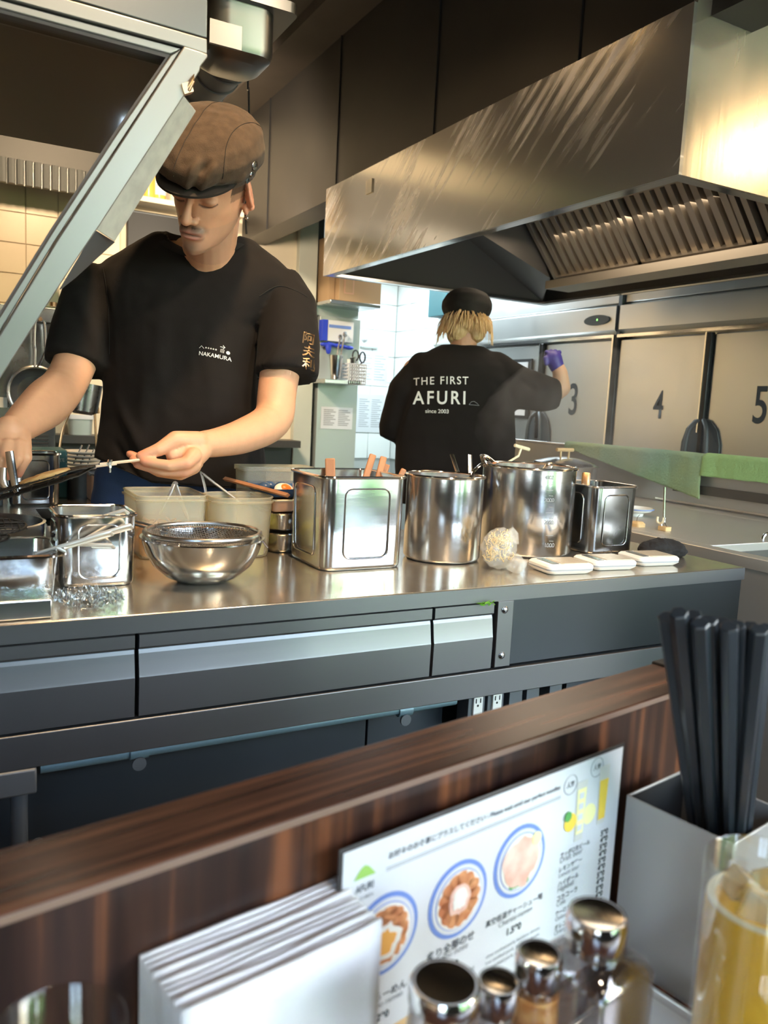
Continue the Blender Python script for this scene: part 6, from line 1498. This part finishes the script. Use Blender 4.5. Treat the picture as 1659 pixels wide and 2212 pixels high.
hb = [bv.ray_cast(CAMP, ray(x, y).normalized())[0] for x, y in ((431, 752), (436, 747), (441, 753))]
if all(h is not None for h in hb): MB().tube([h-BF*.0025 for h in hb], .0005, 4).build('hill_logo', 'white', so)
for s_, y in (('阿', 735), ('夫', 764), ('利', 793)): pxtext('sleeve_lettering', s_, 652, y, 677, y+2, 1.73, 'gold', so, bv, .02, 1.05)
# jeans and shoes
jn = torso([(1105, 200, 575, 1.935, .118), (1060, 208, 572, 1.93, .112), (1000, 226, 560, 1.925, .100), (975, 240, 550, 1.925, .09)])
for s in (-1, 1):
    base = Dp(388, 1080, 1.935)+BR*s*.098; kx = BF*-.0
    limb(jn, [(base+V((0, 0, .03)), .105), (V((base.x, base.y, .50)), .076), (V((base.x, base.y, .10))+BF*.01, .056)], 18)
    limb(jn, [(V((base.x, base.y, .60)), .080), (V((base.x, base.y, .06))+BF*.01, .062)], 18)
jm = fuse(jn, 0.008, 4); cloth_noise(jm, lambda p: .004*noise.noise(p*16)+.003*noise.noise(V((p.x*12, p.y*12, p.z*30))))
jm.build('jeans', 'jeans', ch_, ang=180)
for s in (-1, 1):
    base = Dp(388, 1080, 1.935)+BR*s*.098; q = MB(); q.ell(V((base.x, base.y, .045))-BF*.06, (.048, .048, .044)); q.ell(V((base.x, base.y, .055))+BF*.03, (.045, .05, .052)); q.ell(V((base.x, base.y, .04))-BF*.0, (.045, .05, .038))
    fuse(q, .008, 3).build('shoe', 'black', ch_, ang=180)
# flat cap
def hl(x, y, z): return HT @ V((x, y, z))
def cap_ring(cy, z, rx, ry, n=48, front=0.0, back=0.0):
    out = []
    for k in range(n):
        a = 2*PI*k/n; x = rx*math.sin(a); y = cy-ry*math.cos(a); fr = max(0, math.cos(a)); bk = max(0, -math.cos(a))
        out.append(hl(x, y, z-front*fr**1.5-back*bk**1.5))
    return out
cm = MB().rings([cap_ring(.012, .022, .083, .100, back=.022), cap_ring(.010, .034, .087, .112, front=-.004, back=.020), cap_ring(.004, .055, .101, .128, front=.012, back=.010), cap_ring(.004, .082, .105, .128, front=.018, back=.004),
                 cap_ring(.008, .106, .097, .114, front=.018), cap_ring(.014, .124, .078, .092, front=.015), cap_ring(.020, .136, .050, .060, front=.010), cap_ring(.022, .141, .018, .022, front=.002)])
cmf = fuse(cm, .004, 3)
cf = [(hl(.030, -.105, .095), hl(.012, -.125, .038), .010, .014), (hl(.058, -.090, .085), hl(.030, -.118, .042), .009, .015), (hl(.045, -.10, .085), hl(.020, -.120, .040), .008, -.016), (hl(-.02, -.10, .09), hl(.0, -.12, .05), .010, .005), (hl(.09, -.04, .06), hl(.085, -.06, .03), .008, .006), (hl(.075, -.075, .08), hl(.06, -.095, .04), .008, -.006)]
def capd(p):
    d = .0022*noise.noise(p*28)+.001*noise.noise(p*70)
    for f in cf: d += fold(p, *f)
    return d
cloth_noise(cmf, capd)
co_ = cmf.build('flat_cap', 'cap', ch_, ang=180)
cbv = BVHTree.FromPolygons([p.copy() for p in cmf.v], cmf.f)
# brim
R = []
for k in range(33):
    t = -1.18+2.36*k/32; e = 1-abs(t/1.18)**2.2; ri = V((.080*math.sin(t), .010-.112*math.cos(t), .042)); out_ = V((math.sin(t)*.75, -math.cos(t), 0)).normalized()
    w = .004+.030*e; dz = -.006*e+.010*abs(math.sin(t))*e
    pin = ri+V((0, .012, -.001)); po = ri+out_*w+V((0, 0, -.010*e-.004))
    R.append([HT @ p for p in (pin+V((0, 0, .003)), (pin+po)/2+V((0, 0, .0045)), po+V((0, 0, .0022)), po+V((0, 0, -.0022)), (pin+po)/2+V((0, 0, -.001)), pin+V((0, 0, -.003)))])
MB().rings(R).build('brim', 'brim', co_, ang=60)
def capseam(pts, r=.0008):
    out = []
    for p in pts:
        d = (HT.to_3x3() @ V(p)).normalized(); o0 = hl(0, 0, .06); h = cbv.ray_cast(o0+d*.3, -d)
        if h[0] is not None: out.append(h[0]+d*.0004)
    if len(out) > 1: MB().tube(out, r, 5).build('cap_seam', 'brim', co_)
for xx in (-.10, .80):
    capseam([(xx*(1 if t < .6 else 1-.2*(t-.6)), -math.cos(t*PI-0.1)*1.0, math.sin(t*PI)*1.0-.15) for t in [k/26 for k in range(1, 26)]])
for (x, y, z, r, m_) in ((.101, -.012, .068, .010, 'bright'), (.1005, -.014, .051, .0075, 'bright'), (.096, -.010, .035, .007, 'leg')):
    c = hl(x, y, z); d = (HT.to_3x3() @ V((1, -.1, .1))).normalized(); h = cbv.ray_cast(c+d*.1, -d)
    if h[0] is not None:
        pn = MB().lathe(h[0]-d*.001, [(r*.9, 0), (r, .002), (r*.7, .004), (.001, .0042)], 18, d).build('pin_badge', m_, co_)
        pn2 = MB().lathe(h[0]+d*.0032, [(r*.45, 0), (r*.3, .0012)], 6, d).build('badge_print', 'black', co_)
# things in his hands: grill basket with flatbread, tongs
gb = thing('grill_basket', 'folding wire grill basket with charred wires held out by the chef', 'grill basket', tuple(Dp(150, 1030, 1.42)))
A0, A1 = Dp(314, 992, 1.488), Dp(216, 1003, 1.47)
hu = (A1-A0).normalized()
MB().tube([A0-hu*.012, A1], 1.0, 6, flat=((0, 0, 1), .0040, .0030)).build('upper_handle', 'satin', gb)
MB().tube([Dp(252, 1002, 1.475), Dp(196, 1009, 1.465)], 1.0, 6, flat=((0, 0, 1), .0036, .0024)).build('lower_handle', 'satin', gb)
bp = Dp(238, 1002, 1.47)
MB().lathe(bp+V((0, 0, -.016)), [(.0022, 0), (.0022, .024)], 8).lathe(bp+V((0, 0, -.007)), [(.004, 0), (.004, .004)], 6).lathe(bp+V((0, 0, .004)), [(.005, 0), (.004, .004)], 8).build('wing_nut', 'bright', gb)
def plane_pt(u, v, k):      # u along the basket 0..1, v across -1..1
    a = Dp(206, 1007, 1.465); e = Dp(-20, 1073, 1.41); ax = (e-a); sd = ax.cross(V((0, 0, 1))).normalized()
    w = .040*math.sin(PI*min(1, max(0.03, u))**.8) if u < .5 else .040
    return a+ax*u+sd*v*w+V((0, 0, k*.0065*min(1, u*5+.1)))
for k_ in (-1, 1):
    w_ = MB()
    for i in range(11):
        v = -1+i/5; w_.tube([plane_pt(u/12, v, k_)+V((0, 0, .0018*noise.noise(V((u*.8, v*3, k_*4))))) for u in range(13)], .0013, 5)
    for j in range(1, 13): w_.tube([plane_pt(j/13, v, k_*(1.0+.12*(j % 2))) for v in (-1, -.5, 0, .5, 1)], .0013, 5)
    w_.build('wire_net', 'char', gb)
b = MB()
R = []
for j in range(15):
    u = .24+.50*j/14; e = math.sqrt(max(0.02, 1-((j-7)/7.2)**2)); c = plane_pt(u, 0, 0)+V((0, 0, .008)); sd = (plane_pt(u, 1, 0)-plane_pt(u, -1, 0)).normalized()
    R.append([c+sd*.030*e*math.cos(2*PI*k/16)+V((0, 0, .0075*e*math.sin(2*PI*k/16))) for k in range(16)])
b.rings(R); fb = fuse(b, .003, 2); cloth_noise(fb, lambda p: .0015*noise.noise(p*90))
reg(fb.build('flatbread', 'bread', ang=180), 'toasted golden flatbread pressed inside the charred grill basket', 'food')
t = thing('tongs', 'steel tongs gripped in the hand at the left edge', 'tongs', tuple(Dp(25, 1010, 1.46)))
for L in ([(20, 975, 1.425), (25, 1010, 1.425), (32, 1045, 1.42), (38, 1072, 1.42)], [(6, 1010, 1.43), (4, 1035, 1.43), (9, 1048, 1.43), (20, 1060, 1.43)]):
    MB().tube([Dp(*q) for q in L], [1, 1.1, .9, .6], 6, flat=(BF, .0075, .0020)).build('arm', 'bright', t)

# ================= second cook, seen from behind
CD = 3.42
c2 = thing('person', 'blond person seen from behind in black printed t-shirt and cap, purple glove raised', 'person', tuple(V((Dp(985, 1000, CD).x, Dp(985, 1000, CD).y, 0))))
b = MB()
HT2 = Matrix.Translation(Dp(1006, 702, CD+.02)) @ (Matrix.Rotation(math.radians(180-32), 4, 'Z') @ Matrix.Rotation(math.radians(14), 4, 'X'))
head_shapes(b, HT2)
limb(b, [(HT2 @ V((0, .03, -.03)), .054), (Dp(1000, 752, CD), .058), (Dp(995, 790, CD+.02), .07)], 18)
fu = RW @ V((1, 0, 0))
limb(b, [(Dp(1085, 805, CD), .05), (Dp(1195, 848, CD+.02), .045), (Dp(1212, 838, CD+.02), .040), (Dp(1210, 806, CD), .032), (Dp(1198, 778, CD), .026)], 16)
limb(b, [(Dp(895, 800, CD), .05), (Dp(845, 925, CD+.02), .042), (Dp(900, 960, CD+.22), .034), (Dp(940, 955, CD+.30), .026)], 16)
b2 = fuse(b, .0055, 3); bo2 = b2.build('body', 'skin', c2, ang=180)
HT2i = HT2.inverted(); T2l = INV[c2.name].inverted()
vcolor(bo2, lambda co: (0.70, 0.40, 0.26) if (HT2i @ (T2l @ co)).length > .17 else skin_color(HT2i @ (T2l @ co), False))
g = MB(); hc = Dp(1196, 775, CD)
limb(g, [(Dp(1203, 792, CD), .031), (hc, .036)], 16); g.ell(hc, (.040, .030, .036))
for k_ in range(4):
    o_ = Dp(1181+k_*9, 758+abs(k_-1.5)*2, CD-.005+.01*k_); limb(g, [(hc, .018), (o_, .0105), (o_+V((0.012, 0.02, -.022)), .0095)], 10)
limb(g, [(hc+fu*-.01, .016), (Dp(1178, 774, CD-.02), .011), (Dp(1180, 786, CD-.02), .009)], 10)
fuse(g, .004, 3).build('glove', 'glove', c2, ang=180)
sh2 = torso([(1090, 850, 1112, CD, .125), (1010, 853, 1112, CD, .128), (940, 856, 1113, CD, .130), (870, 866, 1112, CD, .132), (820, 880, 1112, CD, .128), (790, 888, 1102, CD, .115), (772, 905, 1084, CD, .098), (757, 932, 1062, CD, .078), (747, 955, 1045, CD, .062)])
for L in ([(912, 790, CD, .060), (880, 850, CD+.01, .088), (853, 920, CD+.02, .070), (846, 948, CD+.03, .058)],
          [(1070, 796, CD, .072), (1120, 838, CD, .092), (1175, 850, CD+.01, .078), (1204, 850, CD+.02, .066)]):
    pts = [(Dp(x, y, d), r) for x, y, d, r in L]; limb(sh2, pts[:3], 20)
    a, ra = pts[2]; e, re = pts[3]; ax = (e-a).normalized(); x = ax.orthogonal().normalized(); y = ax.cross(x)
    sh2.rings([[c+(x*math.cos(2*PI*k/20)+y*math.sin(2*PI*k/20))*r for k in range(20)] for c, r in ((a, ra), (e, re))])
s2 = fuse(sh2, .009, 5)
fd2 = [(Dp(1075, 810, CD-.13), Dp(1160, 870, CD-.1), .020, .016), (Dp(1060, 830, CD-.13), Dp(1100, 900, CD-.13), .018, .012), (Dp(1180, 830, CD-.08), Dp(1130, 885, CD-.1), .018, .016), (Dp(1120, 815, CD-.1), Dp(1180, 860, CD-.08), .012, -.014), (Dp(900, 850, CD-.1), Dp(860, 940, CD-.08), .02, .012), (Dp(1100, 880, CD-.1), Dp(1060, 990, CD-.13), .03, .014)]
def d2(p):
    d = .004*noise.noise(p*9)+.0016*noise.noise(p*25)
    for f in fd2: d += fold(p, *f)
    return d
cloth_noise(s2, d2); so2 = s2.build('tshirt', 'shirt', c2, ang=180)
bv2 = BVHTree.FromPolygons([p.copy() for p in s2.v], s2.f)
pxtext('lettering', 'THE FIRST', 894, 829, 1012, 830, CD-.13, 'white', so2, bv2, .010, 1.12, 1.25)
pxtext('lettering', 'AFURI', 892, 871, 1005, 873, CD-.13, 'white', so2, bv2, .016, 1.15, 1.30)
pxtext('lettering', 'since 2003', 919, 891, 969, 893, CD-.13, 'white', so2, bv2, .01)
hb = [bv2.ray_cast(CAMP, ray(x, y).normalized())[0] for x, y in ((1013, 874), (1018, 868), (1024, 867), (1030, 871), (1035, 876), (1013, 874))]
if all(h is not None for h in hb): MB().tube([h-BF*.002 for h in hb], .0009, 4).build('hill_logo', 'inkgrey', so2)
tr2 = MB(); base = Dp(982, 1050, CD)
for s in (-1, 1):
    q = base+BR*s*.10; limb(tr2, [(V((q.x, q.y, .86)), .10), (V((q.x, q.y, .5)), .085), (V((q.x, q.y, .09)), .062)], 16)
fuse(tr2, .012, 3).build('trousers', 'black', c2, ang=180)
for s in (-1, 1):
    q = base+BR*s*.10; m_ = MB(); m_.ell(V((q.x, q.y, .05)), (.05, .05, .048)); m_.ell(V((q.x, q.y, .045))+BF*.08, (.048, .05, .04)); m_.ell(V((q.x, q.y, .045))+BF*.04, (.048, .05, .042)); fuse(m_, .01, 3).build('shoe', 'black', c2, ang=180)
# blond hair below the cap: a body of hair plus strands
hm = MB(); h3 = HT2.to_3x3()
hm.ell(HT2 @ V((0, .050, -.012)), (.080, .062, .055), h3); hm.ell(HT2 @ V((.030, .055, -.045)), (.045, .045, .045), h3); hm.ell(HT2 @ V((-.045, .045, -.045)), (.040, .045, .045), h3); hm.ell(HT2 @ V((.050, .035, -.05)), (.032, .04, .045), h3)
hf = fuse(hm, .005, 3); cloth_noise(hf, lambda p: .0035*noise.noise(V((p.x*60, p.y*60, p.z*8))))
ho = hf.build('hair', 'blond', c2, ang=180)
st_m = MB()
for k in range(190):
    a = random.uniform(-1.75, 1.75); z0 = random.uniform(-.02, .03); r0 = .083
    p0 = V((r0*math.sin(a), .022+.088*math.cos(a)*.98, z0)); L = random.uniform(.055, .095)*(1 if abs(a) > .4 else .75)
    fl_ = random.uniform(-.3, .5)
    pts = [p0+V((math.sin(a), math.cos(a), 0))*(.006+.026*math.sin(t*2.2))*(1 if t < .8 else 1.25)+V((fl_*.02*t*t, 0, -L*t)) for t in (0, .25, .5, .75, 1)]
    st_m.tube([HT2 @ p for p in pts], [.0022, .0028, .0026, .0018, .0005], 4)
o = st_m.build('hair_strands', 'blond', ho); o['kind'] = 'stuff'
def cr2(cy, z, rx, ry, back=0.0): return [HT2 @ V((rx*math.sin(a), cy-ry*math.cos(a), z-back*max(0, -math.cos(a)))) for a in [2*PI*k/40 for k in range(40)]]
c_ = MB().rings([cr2(.012, .012, .085, .105, .010), cr2(.012, .032, .090, .112, .012), cr2(.010, .062, .108, .126, .004), cr2(.010, .092, .106, .124), cr2(.012, .118, .088, .102), cr2(.014, .134, .052, .062), cr2(.014, .139, .015, .018)])
cc = fuse(c_, .006, 3); cloth_noise(cc, lambda p: .004*noise.noise(p*22)); cap2 = cc.build('cap', 'cap2', c2, ang=180)
MB().tube([HT2 @ V((.030*math.sin(a), .124, .048+.022*math.cos(a))) for a in [-1.5+3.0*k/14 for k in range(15)]], .0035, 6).build('strap_opening', 'brim', cap2)
R = []
for k in range(17):
    t = -1.1+2.2*k/16; e = 1-abs(t/1.1)**2; ri = V((.086*math.sin(t), .012-.112*math.cos(t), .022)); po = ri+V((math.sin(t)*.6, -math.cos(t), 0))*(.005+.045*e)-V((0, 0, .012*e))
    R.append([HT2 @ p for p in (ri+V((0, .01, .004)), po+V((0, 0, .002)), po-V((0, 0, .002)), ri+V((0, .01, -.004)))])
MB().rings(R).build('brim', 'cap2', cap2)
